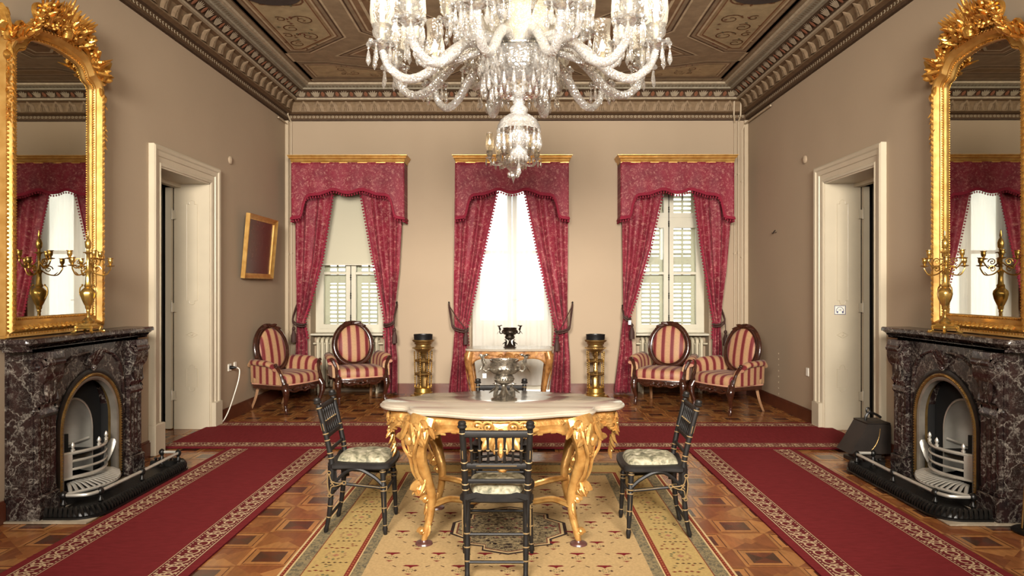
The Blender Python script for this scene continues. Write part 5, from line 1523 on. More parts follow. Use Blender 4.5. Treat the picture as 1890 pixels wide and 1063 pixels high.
# ================================================================== CONSOLE TABLE
CR_ = root('console_table', 'gilt walnut console table with marble top before the middle window', 'table', (-.085, 8.0, 0))
qt = [(0, .27), (.15, .262), (.3, .235), (.42, .225), (.475, .20), (.495, .15), (.485, .08), (.49, 0)]
out = serp(qt)[::-1]
b = MB(); b.prism(out, .735, .765, [(.01, .738), (0, .745), (0, .758), (.008, .765)]); b.build('marble_top', M['marblew'], CR_, world=False)
ap2 = inset_pts(out, .02); n2 = len(ap2)
zl2 = lambda x, y: interp([(0, .60), (.05, .615), (.1, .64), (.2, .66), (.3, .665), (.38, .64), (.43, .58), (.5, .58)], abs(x)) if abs(y) > .12 else .66
b = MB(); rows = [[(ap2[i][0], ap2[i][1], lerp(.737, zl2(*ap2[i]), t)) for i in range(n2)] for t in (0, .5, 1)]
rows.append([(x*.96, y*.93, zl2(x, y)) for x, y in ap2]); rows.append([(x*.96, y*.93, .737) for x, y in ap2]); b.grid(rows, cu=True)
for sy in (-1, 1):
    y0 = sy*.25
    for r in (.055, .035, .018): b.tube([(r*cos(t), y0+sy*.01, .67+r*sin(t)) for t in [2*PI*i/16 for i in range(16)]], .010, 6, closed=True)
    for sd in (-1, 1):
        b.scroll((sd*.085, y0, .68), (sd, 0, 0), (0, 0, 1), .035, 1.4, .01); b.leaf((sd*.1, y0, .67), (sd, 0, .1), (0, sy, 0), .13, .04, .02, .1); b.leaf((sd*.03, y0, .63), (sd*.8, 0, -.5), (0, sy, 0), .1, .04, .02, .1)
        pr = cr([(sd*.02, y0*1.0, .60), (sd*.1, y0, .64), (sd*.25, y0*.92, .665), (sd*.36, y0*.86, .645), (sd*.42, y0*.8, .59)], 5); b.tube(pr, .009, 6)
b.build('carved_apron', M['walnut'], CR_, world=False)
for sx in (-1, 1):
    for sy in (-1, 1):
        u = Vector((sx*.8, sy*.6, 0)); p = Vector((sx*.40, sy*.17, 0)); w_ = V(-u.y, u.x, 0)
        tab = [(.73, .05, .045), (.66, .07, .048), (.58, .06, .04), (.48, .035, .032), (.36, .01, .027), (.22, -.01, .022), (.10, .01, .018), (.04, .03, .018), (.0, .045, .014)]
        b = MB(); b.tube(cr([p+u*o+V(0, 0, z) for z, o, r in tab], 3), [interp([(i/8, t[2]) for i, t in enumerate(tab)], j/24) for j in range(25)], 10)
        b.scroll(p+u*.1+V(0, 0, .69), w_, (0, 0, 1), .03, 1.4, .009); b.leaf(p+u*.1+V(0, 0, .66), V(0, 0, -1), u, .13, .05, .02, -.1)
        for sd in (-1, 1): b.tube(cr([p+u*.09+w_*sd*.03+V(0, 0, .64), p+u*.075+w_*sd*.028+V(0, 0, .5), p+u*.035+w_*sd*.02+V(0, 0, .3)], 4), .006, 5)
        b.build('leg', M['walnut'], CR_, world=False)

# ================================================================== SIDE CHAIRS
def side_chair(label):
    R = root('side_chair', label, 'chair', (0, 0, 0), 0, 'ebonised chairs round the marble table')
    # sitter faces +Y
    def ring(b, p, d, r, h=.006): b.m = 1; b.lathe([(r, -h*.6), (r+.0025, 0), (r, h*.6)], 12, p, d); b.m = 0
    for sx in (-1, 1):
        b = MB(); pts = [(sx*.143, -.195, 0), (sx*.145, -.172, .12), (sx*.146, -.16, .25), (sx*.150, -.155, .38), (sx*.153, -.157, .45), (sx*.158, -.185, .60), (sx*.165, -.232, .80)]
        P = cr(pts, 5); rad = [interp([(0, .009), (.03, .015), (.08, .012), (.25, .0165), (.3, .014), (.42, .02), (.6, .02), (.66, .0165), (1, .0155)], i/(len(P)-1)) for i in range(len(P))]
        b.tube(P, rad, 10)
        for z in (.10, .17, .24, .47, .50, .58, .62, .78):
            k = min(range(len(P)-1), key=lambda i: abs(P[i].z-z)); t = (z-P[k].z)/(P[k+1].z-P[k].z) if P[k+1].z != P[k].z else 0
            p = P[k].lerp(P[k+1], t); ring(b, p, P[min(k+1, len(P)-1)]-P[max(k-1, 0)], rad[k])
        b.m = 1
        for (za, zb2) in ((.26, .36), (.51, .55), (.63, .69), (.71, .77)):   # gilt line down the outer face
            for dx, dy in ((sx*.9, 0), (sx*.3, -.9)):
                q0 = [p for p in P if za <= p.z <= zb2]
                if len(q0) > 1: b.tube([p+V(dx, dy, 0)*.0165 for p in q0], .0022, 4)
        b.m = 0
        b.build('rear_leg', [M['ebony'], M['gilt']], R, world=False)
        b = MB(); b.lathe([(.013, 0), (.022, .005), (.024, .012), (.018, .018), (.021, .026), (.018, .036), (.006, .041)], 12, (sx*.1655, -.234, .805), (0, -.2, 1)); b.build('finial', M['ebony'], R, world=False)
        b = MB(); P = [Vector(p) for p in ((sx*.163, .145, .415), (sx*.167, .15, .33), (sx*.17, .153, .26), (sx*.177, .160, .12), (sx*.182, .166, 0))]
        P2 = []; 
        for a, c in zip(P, P[1:]): P2 += [a.lerp(c, k/6) for k in range(6)]
        P2.append(P[-1]); rad = [interp([(0, .0175), (.15, .0165), (.3, .015), (.33, .02), (.38, .02), (.4, .013), (.46, .018), (.75, .0145), (.88, .011), (.92, .016), (.96, .012), (1, .009)], i/(len(P2)-1)) for i in range(len(P2))]
        b.tube(P2, rad, 10)
        for f in (.05, .1, .28, .4, .47, .7, .88): k = int(f*(len(P2)-1)); ring(b, P2[k], P2[k+1]-P2[k], rad[k])
        b.m = 1
        for dx, dy in ((sx, 0), (0, 1), (0, -1)): b.tube([p+V(dx, dy, 0)*.0155 for p in P2[12:18]], .0016, 4)
        b.box(sx*.17-.004, sx*.17+.004, .17, .174, .268, .30); b.box(sx*.17-.012, sx*.17+.012, .17, .174, .28, .288)
        b.build('front_leg', [M['ebony'], M['gilt']], R, world=False)
        # side stretcher, arched bracket and gilt trefoil
        b = MB(); x0 = sx*.148; x1 = sx*.171
        b.tube([(x0, -.165, .315), (x1, .15, .288)], .010, 8); b.tube(cr([(x0, -.15, .30), (x0*1.03, -.08, .375), (x1, 0, .405), (x1, .09, .36), (x1, .145, .31)], 6), [.017, *[.011]*23, .012], 6)
        b.tube([(x0, -.15, .27), (x0, -.155, .42)], .026, 6, flat=.012, nrm=(1, 0, 0)); b.m = 1
        xo = x0+sx*.02
        tri = cr([(xo, -.168, .375), (xo, -.155, .33), (xo, -.12, .315), (xo, -.085, .318), (xo, -.12, .30), (xo, -.155, .29), (xo, -.165, .245), (xo, -.175, .29), (xo, -.178, .335)], 4, True)
        b.tube(tri, .0032, 4, closed=True)
        for yy, zz in ((-.168, .38), (-.08, .317), (-.165, .24)): b.tube([(xo, yy+.011*cos(t), zz+.011*sin(t)) for t in [k*PI/4 for k in range(8)]], .003, 4, closed=True)
        b.tube([(xo, -.16, .326), (xo, -.138, .3)], .003, 4); b.tube([(xo, -.138, .326), (xo, -.16, .3)], .003, 4)
        b.tube([(x0+sx*.012, -.06, .312), (x1+sx*.010, .13, .294)], .0022, 4)
        b.build('side_stretcher', [M['ebony'], M['gilt']], R, world=False)
    b = MB()
    for z, y in ((.235, -.163), (.095, -.178)): b.tube([(-.143, y, z), (.143, y, z)], .0085, 8)
    b.build('rear_stretcher', M['ebony'], R, world=False)
    b = MB(); b.tube([(-.17, .153, .25), (.17, .153, .25)], .0085, 8); b.tube([(-.167, .15, .345), (0, .155, .375), (.167, .15, .345)], .010, 6); b.build('front_stretcher', M['ebony'], R, world=False)
    # seat frame
    b = MB(); so = [(-.158, -.168), (.158, -.168), (.175, -.05), (.195, .10), (.185, .165), (.15, .195), (.0, .205), (-.15, .195), (-.185, .165), (-.195, .10), (-.175, -.05)]
    so = [(p.x, p.y) for p in cr([(x, y, 0) for x, y in so], 4, True)]
    b.prism(so, .405, .445, [(.012, .400), (.0, .410), (.0, .428), (.006, .434), (.012, .44)]); b.tube([(-.15, -.17, .425), (-.1, -.172, .44), (-.05, -.172, .425), (.05, -.172, .425), (.1, -.172, .44), (.15, -.17, .425)], .018, 6, flat=.01, nrm=(0, 1, 0))
    b.build('seat_frame', M['ebony'], R, world=False)
    b = MB(); rows = []; NX, NY = 34, 34
    for j in range(NY+1):
        row = []
        for i in range(NX+1):
            u, v = i/NX*2-1, j/NY*2-1
            hwid = lerp(.128, .160, (v+1)/2); sq = 1-.10*(u*u*v*v)
            x, y = u*hwid*sq, .012+v*.158*sq
            e = (1-abs(u)**5)*(1-abs(v)**5); bx_, by_ = (x+.3)/.056, (y+.3)/.056
            d = min(((x-(round(bx_-.5*(ry_ % 2))+.5*(ry_ % 2))*.056+.3)**2+(y-ry_*.056+.3)**2)**.5 for ry_ in (math.floor(by_), math.floor(by_)+1))
            row.append((x, y, .440+.034*max(0, e)**.5+.010*min(1, d/.028)*e))
        rows.append(row)
    b.grid(rows); b.build('tufted_cushion', M['cush'], R, 180, world=False, label='tufted pale green cushion')
    # back rails and spindles
    def rail(z, y, hx, h, t=.009, bow=.0):
        b = MB(); b.tube([(hx*(i/8*2-1), y-bow*(1-(i/8*2-1)**2), z) for i in range(9)], h, 8, flat=t, nrm=(0, 1, 0)); return b
    b = rail(.775, -.228, .163, .020, .010, .006); b.build('crest_rail', M['ebony'], R, world=False)
    b = rail(.60, -.186, .158, .018, .010, .004)
    b.m = 1; b.tube([(-.10, -.204, .603), (.10, -.204, .603)], .0018, 4); b.build('lower_rail', [M['ebony'], M['gilt']], R, world=False)
    b = rail(.515, -.168, .155, .013, .008, .002); b.build('cross_rail', M['ebony'], R, world=False)
    for k in range(7):
        x = (k-3)*.0415; b = MB(); p0, p1 = Vector((x*.97, -.190, .61)), Vector((x, -.230, .765)); d = p1-p0; L = d.length
        b.lathe([(.005, 0), (.0085, .012), (.0065, .03), (.0055, L*.42), (.009, L*.47), (.009, L*.53), (.0055, L*.57), (.0065, L-.03), (.0085, L-.012), (.005, L)], 8, p0, d); b.m = 1
        b.lathe([(.0085, L*.47), (.0105, L*.5), (.0085, L*.53)], 8, p0, d); b.build('spindle', [M['ebony'], M['gilt']], R, world=False)
    return R
ch = side_chair('ebonised side chair in front of the table, its back to the camera')
ch.location = (-.098, 3.60, .008); ch.scale = (1, 1, .945)
dup(ch, (-.93, 4.225, .008), -PI/2, 'ebonised side chair left of the marble table, facing right')
dup(ch, (.815, 4.17, .008), PI/2-.03, 'ebonised side chair right of the marble table, facing left')
dup(ch, (-.108, 4.70, .008), PI, 'ebonised side chair behind the marble table, facing the camera')

# ================================================================== ARMCHAIRS
def armchair(label):
    R = root('armchair', label, 'armchair', (0, 0, 0), 0, 'striped oval-back armchairs below the windows')
    tilt = math.radians(11); Mt = Matrix.Translation((0, -.235, .70)) @ Matrix.Rotation(tilt, 4, 'X')
    b = MB(Mt.copy()); ov = lambda t, rx=.23, rz=.27: (rx*cos(t)*(1-.06*sin(t)), 0, rz*sin(t))
    ts = [2*PI*i/40 for i in range(40)]
    b.tube([ov(t) for t in ts], .034, 10, closed=True, flat=.026, nrm=(0, 1, 0)); b.tube([(x, .024, z) for x, y, z in [ov(t, .202, .242) for t in ts]], .009, 6, closed=True)
    b.tube([(x, .022, z) for x, y, z in [ov(t, .248, .288) for t in ts]], .008, 6, closed=True)
    for sd in (-1, 1):
        b.leaf((0, .02, .262), (sd, 0, .15), (0, 1, 0), .11, .04, .02, .15); b.leaf((sd*.07, .02, .255), (sd, 0, -.3), (0, 1, 0), .1, .035, .02, .15)
    for k in range(5): b.ball((.016*cos(k*1.257), .03, .27+.016*sin(k*1.257)), .011, 6, 4)
    b.build('oval_back_frame', M['mahog'], R, world=False)
    b = MB(Mt.copy())
    rows = []
    for k, (s_, yy) in enumerate(((1, .01), (.97, .03), (.85, .047), (.6, .058), (.3, .063), (.0005, .065))): rows.append([(x*s_, yy, z*s_) for x, _, z in [ov(t, .206, .246) for t in ts]])
    b.grid(rows, cu=True); rows = [[(x*s_, yy, z*s_) for x, _, z in [ov(t, .214, .254) for t in ts]] for s_, yy in ((1, -.01), (.9, -.03), (.5, -.038), (.0005, -.04))]; b.grid(rows, cu=True)
    b.build('back_pad', M['strx'], R, 180, world=False)
    for sd in (-1, 1):   # back supports down to the seat
        b = MB(); b.tube(cr([(sd*.15, -.20, .50), (sd*.19, -.21, .42), (sd*.2, -.22, .34), (sd*.2, -.25, .27)], 4), .022, 8); b.build('back_post', M['mahog'], R, world=False)
    b = MB()
    for sd in (-1, 1): b.scroll((sd*.05, -.175, .455), (sd, 0, 0), (0, 0, 1), .028, 1.3, .009)
    b.build('carved_splat', M['mahog'], R, world=False)
    # seat
    b = MB(); rows = []; so = [(-.27, -.22), (.27, -.22), (.30, -.05), (.305, .15), (.27, .25), (.14, .285), (0, .295), (-.14, .285), (-.27, .25), (-.305, .15), (-.30, -.05)]
    so = [(p.x, p.y) for p in cr([(x, y, 0) for x, y in so], 4, True)]
    for s_, z in ((.97, .315), (1.0, .33), (1.01, .37), (.985, .405), (.93, .425), (.8, .438), (.5, .446), (.0005, .448)): rows.append([(x*s_, y*s_+.0, z) for x, y in so])
    b.grid(rows, cu=True); b.build('seat_cushion', M['strx'], R, 180, world=False)
    b = MB(); b.tube([(x*1.015, y*1.015, .322) for x, y in so], .008, 6, closed=True); b.build('piping', plainpipe, R, world=False)
    b = MB(); b.prism(so, .25, .32, [(.03, .262), (.006, .27), (0, .31), (.004, .318)])
    for sd in (-1, 1):
        b.scroll((sd*.07, .29, .262), (sd, 0, 0), (0, 0, 1), .03, 1.4, .010); b.leaf((sd*.06, .29, .27), (sd, -.1, -.05), (0, 1, 0), .12, .045, .02, .1); b.tube(cr([(0, .292, .235), (sd*.08, .285, .25), (sd*.15, .275, .235), (sd*.22, .26, .262)], 4), .012, 6)
    b.ball((0, .3, .265), .022, 8, 5); b.build('seat_rail', M['mahog'], R, world=False)
    for sd in (-1, 1):
        # rolled arm
        sec = [(.25, .33), (.252, .48), (.262, .545), (.285, .585), (.325, .605), (.365, .595), (.38, .57), (.37, .545), (.345, .535), (.335, .52), (.33, .33)]
        sec = [(p.x, p.y) for p in cr([(x, z, 0) for x, z in sec], 3)]
        rows = []
        for y, k, dz, dx in ((-.235, .86, .0, -.03), (-.20, 1, 0.0, -.02), (-.05, 1, -.005, 0), (.08, 1, -.012, .01), (.15, .98, -.035, .012), (.185, .93, -.06, .008)):
            rows.append([(sd*(x+dx), y+(.05*(1-(z-.33)/.27) if y > .1 else 0), .33+(z-.33)*k+dz*max(0, (z-.4))/.2) for x, z in sec])
        b = MB(); b.grid(rows); b.face([b.vert(p) for p in rows[-1]]); b.face([b.vert(p) for p in rows[0]][::-1]); b.build('upholstered_arm', M['stry'], R, 60, world=False)
        b = MB(); b.tube(cr([(sd*.345, .185, .545), (sd*.325, .195, .515), (sd*.30, .215, .45), (sd*.295, .245, .38), (sd*.285, .262, .33)], 5), [interp([(0, .016), (.15, .024), (.5, .017), (1, .026)], i/20) for i in range(21)], 8)
        b.scroll((sd*.345, .192, .545), (sd, 0, 0), (0, 0, 1), .022, 1.2, .011); b.leaf((sd*.295, .255, .40), (0, .2, -1), (sd, 1, 0), .12, .05, .02, .1); b.build('arm_post', M['mahog'], R, world=False)
        b = MB(); b.tube(cr([(sd*.275, .255, .33), (sd*.29, .285, .26), (sd*.282, .283, .18), (sd*.27, .262, .10), (sd*.273, .27, .04), (sd*.277, .285, 0)], 5), [interp([(0, .036), (.2, .042), (.45, .026), (.75, .016), (.9, .017), (1, .02)], i/25) for i in range(26)], 10)
        b.leaf((sd*.285, .31, .30), (0, .05, -1), (0, 1, 0), .13, .05, .02, -.1); b.scroll((sd*.285, .30, .05), (0, 1, 0), (0, 0, 1), .014, 1.2, .007); b.build('front_leg', M['mahog'], R, world=False)
        b = MB(); b.tube(cr([(sd*.225, -.20, .28), (sd*.23, -.23, .16), (sd*.235, -.27, .06), (sd*.24, -.30, 0)], 4), [.022-.0006*i for i in range(13)], 4); b.build('rear_leg', M['palewood'], R, world=False)
    return R
plainpipe = plain('pink_piping', (204, 150, 124), .6)
ac_ = armchair('striped oval-back armchair below the left window, facing the room')
def face(dx, dy): return math.atan2(-dx, dy)
ac_.location = (PX(661, 9.0)+.0, 8.94, 0); ac_.rotation_euler = (0, 0, face(.44, -.9)); ac_.scale = (1.06, 1.03, 1.02)
dup(ac_, (-2.775, 8.34, 0), face(.90, -.43), 'striped oval-back armchair by the left wall, turned to the right')
dup(ac_, (1.87, 8.78, 0), face(-.45, -.89), 'striped oval-back armchair below the right window, facing the room')
dup(ac_, (2.52, 8.26, 0), face(-.86, -.50), 'striped oval-back armchair by the right wall, turned to the left')

# ================================================================== BRAZIER STANDS
def brazier(label):
    R = root('brazier_stand', label, 'stand', (0, 0, 0), 0, 'brass brazier stands between the windows')
    b = MB(); b.lathe([(.17, 0), (.175, .02), (.165, .03), (.16, .04), (.125, .045), (.12, .06), (.125, .075), (.115, .08), (.11, .13), (.12, .14), (.105, .15), (.04, .155), (0, .155)], 28, flute=.008, nfl=14); b.build('base', M['brassy'], R, world=False)
    b = MB(); b.lathe([(.05, .15), (.05, .26), (.035, .28), (.03, .30), (.02, .32), (.03, .34), (.03, .38), (.018, .40), (.024, .45), (.018, .47), (.035, .49), (.02, .52), (.03, .55), (.045, .57), (.02, .60)], 16, flute=.06, nfl=8); b.build('turned_column', M['brass'], R, world=False)
    for z in (.31, .485):
        b = MB(); b.lathe([(.07, z), (.11, z-.006), (.118, z+.006), (.11, z+.02), (.07, z+.018), (.05, z+.008)], 24); b.build('ring_shelf', M['brass'], R, world=False)
    for k in range(6):
        t = k*PI/3+.3; u = V(cos(t), sin(t), 0); b = MB()
        b.tube([u*.105+V(0, 0, .15), u*.108+V(0, 0, .3), u*.112+V(0, 0, .45), u*.118+V(0, 0, .62)], .0075, 6)
        for i in range(16): b.ball(u*(.107+.0007*i)+V(0, 0, .17+i*.028), .0105, 6, 4)
        b.ball(u*.108+V(0, 0, .15), .016, 6, 4); b.build('colonnette', M['brassy'], R, world=False)
    b = MB(); b.lathe([(.0, .575), (.05, .585), (.09, .61), (.115, .64), (.135, .655), (.135, .665), (.115, .67), (.10, .69), (.10, .70), (.115, .715), (.118, .73), (.14, .745), (.145, .757), (.14, .768), (.12, .772), (0, .772)], 28, flute=.01, nfl=16)
    for k in range(40): b.ball((.138*cos(k*2*PI/40), .138*sin(k*2*PI/40), .66), .006, 5, 3)
    b.build('bowl', M['brass'], R, world=False)
    b = MB(); b.lathe([(.0, .765), (.122, .765), (.125, .83), (.128, .838), (.12, .838), (.115, .80), (0, .795)], 28); b.build('coal_pan', M['copper'], R, world=False, label='dark metal pan')
    return R
br = brazier('brass openwork brazier stand left of the middle window')
br.location = (PX(781, 9.17), 9.17, 0)
dup(br, (PX(1099, 9.17), 9.17, 0), .3, 'brass openwork brazier stand right of the middle window')

# ================================================================== COAL SCUTTLE AND STAND BY THE RIGHT FIREPLACE
R = root('coal_scuttle', 'dark brown metal coal scuttle beyond the right fireplace', 'coal scuttle', (2.93, 5.86, 0))
b = MB()
# box flaring to the floor on the room side
Y0_, Y1_ = 5.74, 5.98
front = [(2.75, .08), (2.80, .15), (2.84, .22), (2.875, .28), (2.90, .325)]
rows = [[(x, Y0_, z), (x, Y1_, z)] for x, z in front]
b.grid(rows)
rb = [[(x, Y0_, z), (3.09, Y0_, z)] for x, z in front]; b.grid(rb); b.grid([[(x, Y1_, z), (3.09, Y1_, z)] for x, z in front])
b.poly([(3.09, Y0_, .08), (3.09, Y1_, .08), (3.09, Y1_, .325), (3.09, Y0_, .325)]); b.poly([(2.75, Y0_, .08), (3.09, Y0_, .08), (3.09, Y1_, .08), (2.75, Y1_, .08)])
b.build('body', M['scuttle'], R)
b = MB(); b.box(2.895, 3.09, Y0_, Y1_, .325, .337, .004); b.build('lid', M['scuttle'], R)
b = MB(); b.tube(cr([(x, Y0_-.004, z) for x, z in ((2.90, .08), (2.96, .15), (2.99, .22), (3.0, .29))], 4), .003, 5); b.build('brass_beading', M['brass'], R)
b = MB(); b.box(2.80, 3.06, Y0_+.02, Y1_-.02, .0, .03, .004); b.box(2.83, 3.04, Y0_+.05, Y1_-.05, .03, .08); b.build('foot', M['scuttle'], R)
b = MB(); b.tube(cr([(2.94, 5.86, .33), (2.945, 5.86, .37), (2.97, 5.86, .40), (3.02, 5.86, .39), (3.07, 5.86, .36)], 5), .011, 6); b.tube([(2.962+.015*cos(t), 5.86, .42+.022*sin(t)) for t in [k*PI/5 for k in range(10)]], .007, 6, closed=True); b.build('handle', M['iron'], R)
R = root('fire_tool_stand', 'thin brass rod on a dark base beside the right fireplace', 'fire tool stand', (3.02, 4.12, 0))
b = MB(); b.tube([(2.99, 4.12, .03), (3.01, 4.12, .32), (3.025, 4.12, .56)], .0055, 8); b.ball((3.014, 4.12, .40), .012, 8, 5); b.tube([(3.0, 4.12, .40), (3.05, 4.12, .405)], .005, 6); b.lathe([(.008, 0), (.009, .02), (.004, .03)], 8, (3.025, 4.12, .555)); b.build('rod', M['brass'], R)
b = MB(); b.lathe([(.0, .0), (.11, .0), (.115, .012), (.1, .022), (.03, .03), (.0, .035)], 20, (3.06, 4.12, 0)); b.tube([(3.0, 4.12, .03), (3.12, 4.14, .13)], [.02, .012], 6, flat=.008, nrm=(0, 0, 1)); b.build('base', M['iron'], R)
# ================================================================== CHANDELIERS
def drop_mesh(L, r, seg=6):
    b = MB(); b.sm = False
    b.lathe([(.002, 0), (r*.45, -.08*L), (r*.28, -.16*L), (.0015, -.17*L)], seg); b.lathe([(.001, -.18*L), (r*.35, -.24*L), (r*.6, -.4*L), (r, -.76*L), (r*.55, -.88*L), (.0006, -L)], seg)
    me_ob = b.build('crystal_drop', M['crystal'], None, 5); me = me_ob.data; D.objects.remove(me_ob); return me
def put(me, name, parent, loc, rz=0):
    o = D.objects.new(name, me); COL.objects.link(o); o.parent = parent; o.location = loc; o.rotation_euler = (0, 0, rz); return o

CX, CY = .015, 4.2
CH = root('crystal_chandelier', 'huge crystal chandelier with glass-shaded candles above the marble table', 'chandelier', (CX, CY, ZC))
O = V(0, 0, -ZC)          # chandelier parts are drawn with real heights, then lowered from the ceiling point
def cb(b, name, mat, **k):
    b.M = Matrix.Translation(O) @ b.M if False else b.M
    b.v = [v+O for v in b.v]; return b.build(name, mat, CH, world=False, **k)
b = MB(); b.lathe([(.0, 4.15), (.14, 4.148), (.15, 4.13), (.10, 4.09), (.04, 4.06), (.012, 4.04)], 20); cb(b, 'ceiling_rose', M['brassy'])
b = MB(); b.tube([(0, 0, 4.05), (0, 0, 2.6)], .010, 8); cb(b, 'suspension_rod', M['brassy'])
b = MB(); b.lathe([(.02, 4.0), (.06, 3.96), (.04, 3.9), (.03, 3.8), (.07, 3.74), (.09, 3.66), (.05, 3.56), (.03, 3.5), (.05, 3.42), (.10, 3.34), (.12, 3.24), (.08, 3.14), (.05, 3.08), (.08, 3.02), (.10, 2.95), (.09, 2.88)], 20, flute=.05, nfl=10); cb(b, 'baluster_stem', M['frost'])
# main bowl with metal collar and two rows of drops
b = MB(); b.lathe([(.19, 2.875), (.225, 2.865), (.23, 2.84), (.225, 2.80), (.215, 2.73), (.18, 2.66), (.12, 2.615), (.05, 2.60), (.03, 2.60)], 32, flute=.015, nfl=16); bowl = cb(b, 'main_bowl', M['crystal'])
b = MB(); b.lathe([(.222, 2.862), (.232, 2.862), (.234, 2.872), (.224, 2.874)], 32); cb(b, 'silver_rim', M['silver'])
b = MB(); b.lathe([(.02, 2.9), (.16, 2.88), (.165, 2.86), (.14, 2.82), (.10, 2.74), (.03, 2.70)], 24); cb(b, 'inner_hub', M['frost'])
dm = drop_mesh(.115, .0145); ds = drop_mesh(.085, .011); dl = drop_mesh(.13, .016)
for k in range(28):
    t = 2*PI*k/28; put(dm, 'crystal_drop', bowl, V(.238*cos(t), .238*sin(t), 2.835)+O, t)
def stuffdrops(spec, name='small_crystal_drops'):
    b = MB(); b.sm = False
    for (x, y, z, L, r) in spec:
        b.lathe([(.002, 0), (r*.45, -.08*L), (.0015, -.17*L), (r*.4, -.26*L), (r, -.76*L), (.0006, -L)], 6, (x, y, z))
    o = cb(b, name, M['crystal'], smooth=5); o['kind'] = 'stuff'; return o
sp = []
for k in range(24):
    t = 2*PI*(k+.5)/24; sp.append((.222*cos(t), .222*sin(t), 2.725, .115, .0135)); sp.append((.17*cos(t), .17*sin(t), 2.66, .085, .011))
# stem, lower dome, drops, terminal
b = MB(); b.lathe([(.03, 2.61), (.028, 2.585), (.036, 2.57), (.03, 2.56), (.045, 2.545), (.055, 2.53), (.05, 2.51), (.04, 2.50)], 18, flute=.04, nfl=9); cb(b, 'lower_stem', M['frost'])
b = MB(); b.lathe([(.035, 2.505), (.07, 2.495), (.105, 2.47), (.125, 2.435), (.13, 2.405), (.122, 2.405), (.1, 2.45), (.06, 2.48), (.03, 2.49)], 28, flute=.03, nfl=18); cb(b, 'lower_canopy', M['crystal'])
b = MB(); b.lathe([(.02, 2.49), (.03, 2.42), (.05, 2.38), (.055, 2.345), (.04, 2.32), (.03, 2.30), (.045, 2.285), (.05, 2.26), (.03, 2.235), (.01, 2.225), (.0, 2.22)], 20, flute=.05, nfl=10); cb(b, 'terminal_vase', M['frost'])
for k in range(16):
    t = 2*PI*k/16; sp.append((.128*cos(t), .128*sin(t), 2.405, .12, .0145))
for k in range(12):
    t = 2*PI*k/12; sp.append((.05*cos(t), .05*sin(t), 2.265, .05, .009))
sp.append((0, 0, 2.225, .10, .016))
# tall glass leaves rising from the bowl
for k in range(10):
    t = 2*PI*(k+.5)/10; u = V(cos(t), sin(t), 0); b = MB(); w_ = V(-sin(t), cos(t), 0)
    pts = cr([u*.17+V(0, 0, 2.86), u*.20+V(0, 0, 2.96), u*.25+V(0, 0, 3.06), u*.34+V(0, 0, 3.11), u*.42+V(0, 0, 3.08)], 4)
    b.tube(pts, [interp([(0, .04), (.3, .07), (.7, .066), (1, .01)], i/16) for i in range(17)], 8, flat=.007, nrm=u+V(0, 0, .3)); cb(b, 'glass_leaf', M['amber'])
# arms
nbulb = []
def candle_arm(t, r_end, z_end, z_low, r0, z0, big=True, drops=6, single=True):
    u = V(cos(t), sin(t), 0)
    A = MB(); f = lambda r, z: u*r+V(0, 0, z)
    if big: pts = cr([f(r0, z0), f(.30, z0+.02), f(.42, z0-.05), f(.56, z_low+.04), f(.68, z_low), f(r_end-.04, z_low+.06), f(r_end, z_end-.03)], 5); rad = [interp([(0, .030), (.4, .028), (1, .022)], i/30) for i in range(31)]
    else: pts = cr([f(r0, z0), f(r0+.1, z0-.08), f(r_end-.08, z_low), f(r_end-.01, z_low+.05), f(r_end, z_end-.03)], 5); rad = [.02]*21
    # rope twist
    A.tube(pts, rad, 10)
    for ph in (0, PI):
        tw = []
        for i, p in enumerate(pts):
            q = pts[min(i+1, len(pts)-1)]-pts[max(i-1, 0)]; q.normalize(); n1 = q.cross(V(-sin(t), cos(t), 0)).normalized(); n2 = V(-sin(t), cos(t), 0); a = i*.9+ph
            tw.append(p+(n1*cos(a)+n2*sin(a))*rad[i]*.9)
        A.tube(tw, .006, 5)
    arm = cb(A, 'arm', M['frost'])
    e = f(r_end, z_end)
    def sub(b, name, mat, **k): b.v = [v+O for v in b.v]; o = b.build(name, mat, None, world=False, **k); o.parent = arm; return o
    s_ = 1 if big else .85
    b = MB(); b.lathe([(.02*s_, -.03), (.03*s_, -.02), (.05*s_, -.005), (.075*s_, .004), (.08*s_, .01), (.05*s_, .012), (.025*s_, .02), (.03*s_, .035), (.05*s_, .055), (.055*s_, .085), (.05*s_, .10), (.06*s_, .115)], 16, e, flute=.06, nfl=8)
    for k in range(8):
        a = 2*PI*k/8; b.ball(e+V(.078*s_*cos(a), .078*s_*sin(a), .008), .017*s_, 6, 4)
    sub(b, 'drip_pan', M['crystal'])
    b = MB(); b.lathe([(.016, .03), (.016, .23)], 10, e); sub(b, 'candle', M['candle'])
    b = MB(); b.lathe([(.005, .228), (.016, .25), (.017, .27), (.010, .295), (.002, .315)], 10, e); sub(b, 'bulb', M['bulb'])
    b = MB(); b.lathe([(.045*s_, .09), (.066*s_, .13), (.072*s_, .19), (.066*s_, .27), (.054*s_, .34), (.056*s_, .40), (.066*s_, .44)], 20, e); sub(b, 'glass_shade', M['shade'])
    for k in range(drops):
        a = 2*PI*k/drops+t
        p = e+V(.078*s_*cos(a), .078*s_*sin(a), -.008)
        if single: put(dm, 'crystal_drop', arm, p+O, a)
        else: sp.append((p.x, p.y, p.z, .11, .0135))
for k in range(12):
    candle_arm(2*PI*k/12+PI/12, .815, 2.845, 2.665, .17, 2.89)
for k in range(6):
    candle_arm(2*PI*k/6+.25, .43, 3.02, 2.96, .10, 3.12, False, 8, False)
for k in range(12):
    t = 2*PI*k/12; r = .60
    if k % 2 == 0: candle_arm(t+.02, .62, 2.93, 2.80, .15, 2.95, False, 8, False)
stuffdrops(sp)

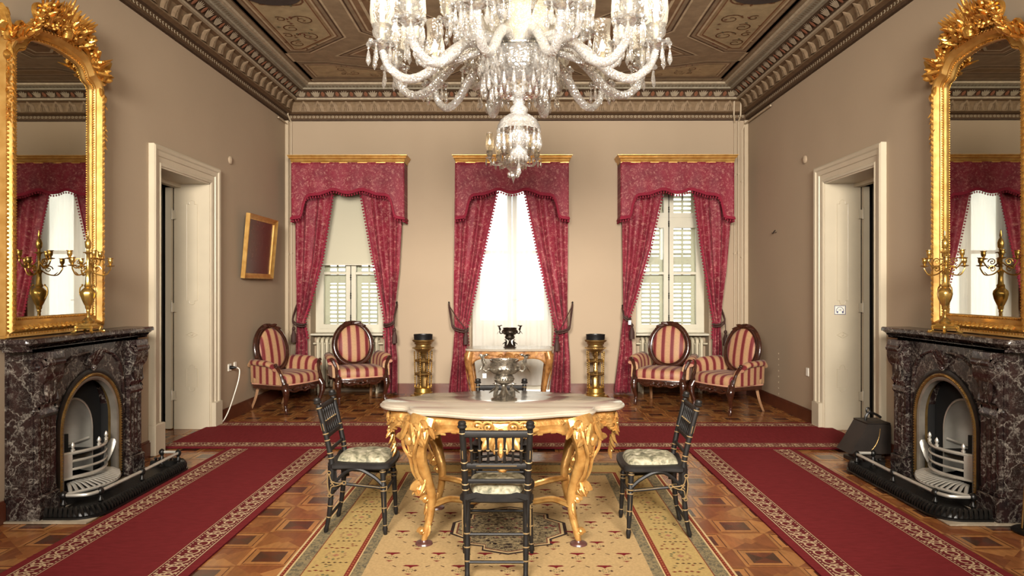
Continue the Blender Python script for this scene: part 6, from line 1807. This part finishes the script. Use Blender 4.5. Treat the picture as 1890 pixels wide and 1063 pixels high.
# small chandelier further back
SC_ = root('small_chandelier', 'small dim crystal chandelier hanging behind the huge one', 'chandelier', (-.03, 7.0, ZC)); CH = SC_
b = MB(); b.lathe([(.0, 4.15), (.06, 4.148), (.065, 4.13), (.02, 4.09)], 14); cb(b, 'ceiling_rose', M['brassy'])
b = MB(); b.tube([(0, 0, 4.1), (0, 0, 3.0)], .007, 8); cb(b, 'suspension_rod', M['brassy'])
b = MB(); b.lathe([(.01, 3.2), (.03, 3.14), (.02, 3.05), (.04, 2.97), (.05, 2.9), (.03, 2.84), (.04, 2.80), (.10, 2.77), (.11, 2.74), (.09, 2.69), (.06, 2.65), (.03, 2.62), (.035, 2.59), (.01, 2.54), (0, 2.50)], 18, flute=.05, nfl=9); cb(b, 'stem_bowl', M['crystal'])
for k in range(6):
    t = 2*PI*k/6+.15; u = V(cos(t), sin(t), 0); e = u*.24+V(0, 0, 2.76); b = MB()
    b.tube(cr([u*.05+V(0, 0, 2.74), u*.12+V(0, 0, 2.70), u*.20+V(0, 0, 2.69), e+V(0, 0, -.02)], 4), .011, 8)
    arm = cb(b, 'arm', M['frost'])
    def sub(b, name, mat): b.v = [v+O for v in b.v]; o = b.build(name, mat, None, world=False); o.parent = arm; return o
    b = MB(); b.lathe([(.01, -.02), (.03, -.005), (.045, .003), (.02, .01), (.028, .03), (.03, .06), (.024, .07)], 12, e, flute=.08, nfl=8); sub(b, 'drip_pan', M['crystal'])
    b = MB(); b.lathe([(.010, .02), (.010, .13)], 8, e); sub(b, 'candle', M['candle'])
    b = MB(); b.lathe([(.004, .13), (.011, .145), (.010, .165), (.002, .185)], 8, e); sub(b, 'bulb', M['bulb2'])
    b = MB(); b.lathe([(.022, .06), (.038, .09), (.042, .14), (.036, .20), (.032, .25)], 14, e); sub(b, 'glass_shade', M['shade'])
    for j in range(5):
        a = 2*PI*j/5; put(ds, 'crystal_drop', arm, e+V(.042*cos(a), .042*sin(a), -.0)+O, a)
b = []
sp = [(.11*cos(2*PI*k/14), .11*sin(2*PI*k/14), 2.75, .08, .011) for k in range(14)]+[(.05*cos(2*PI*k/8), .05*sin(2*PI*k/8), 2.63, .07, .010) for k in range(8)]
stuffdrops(sp)
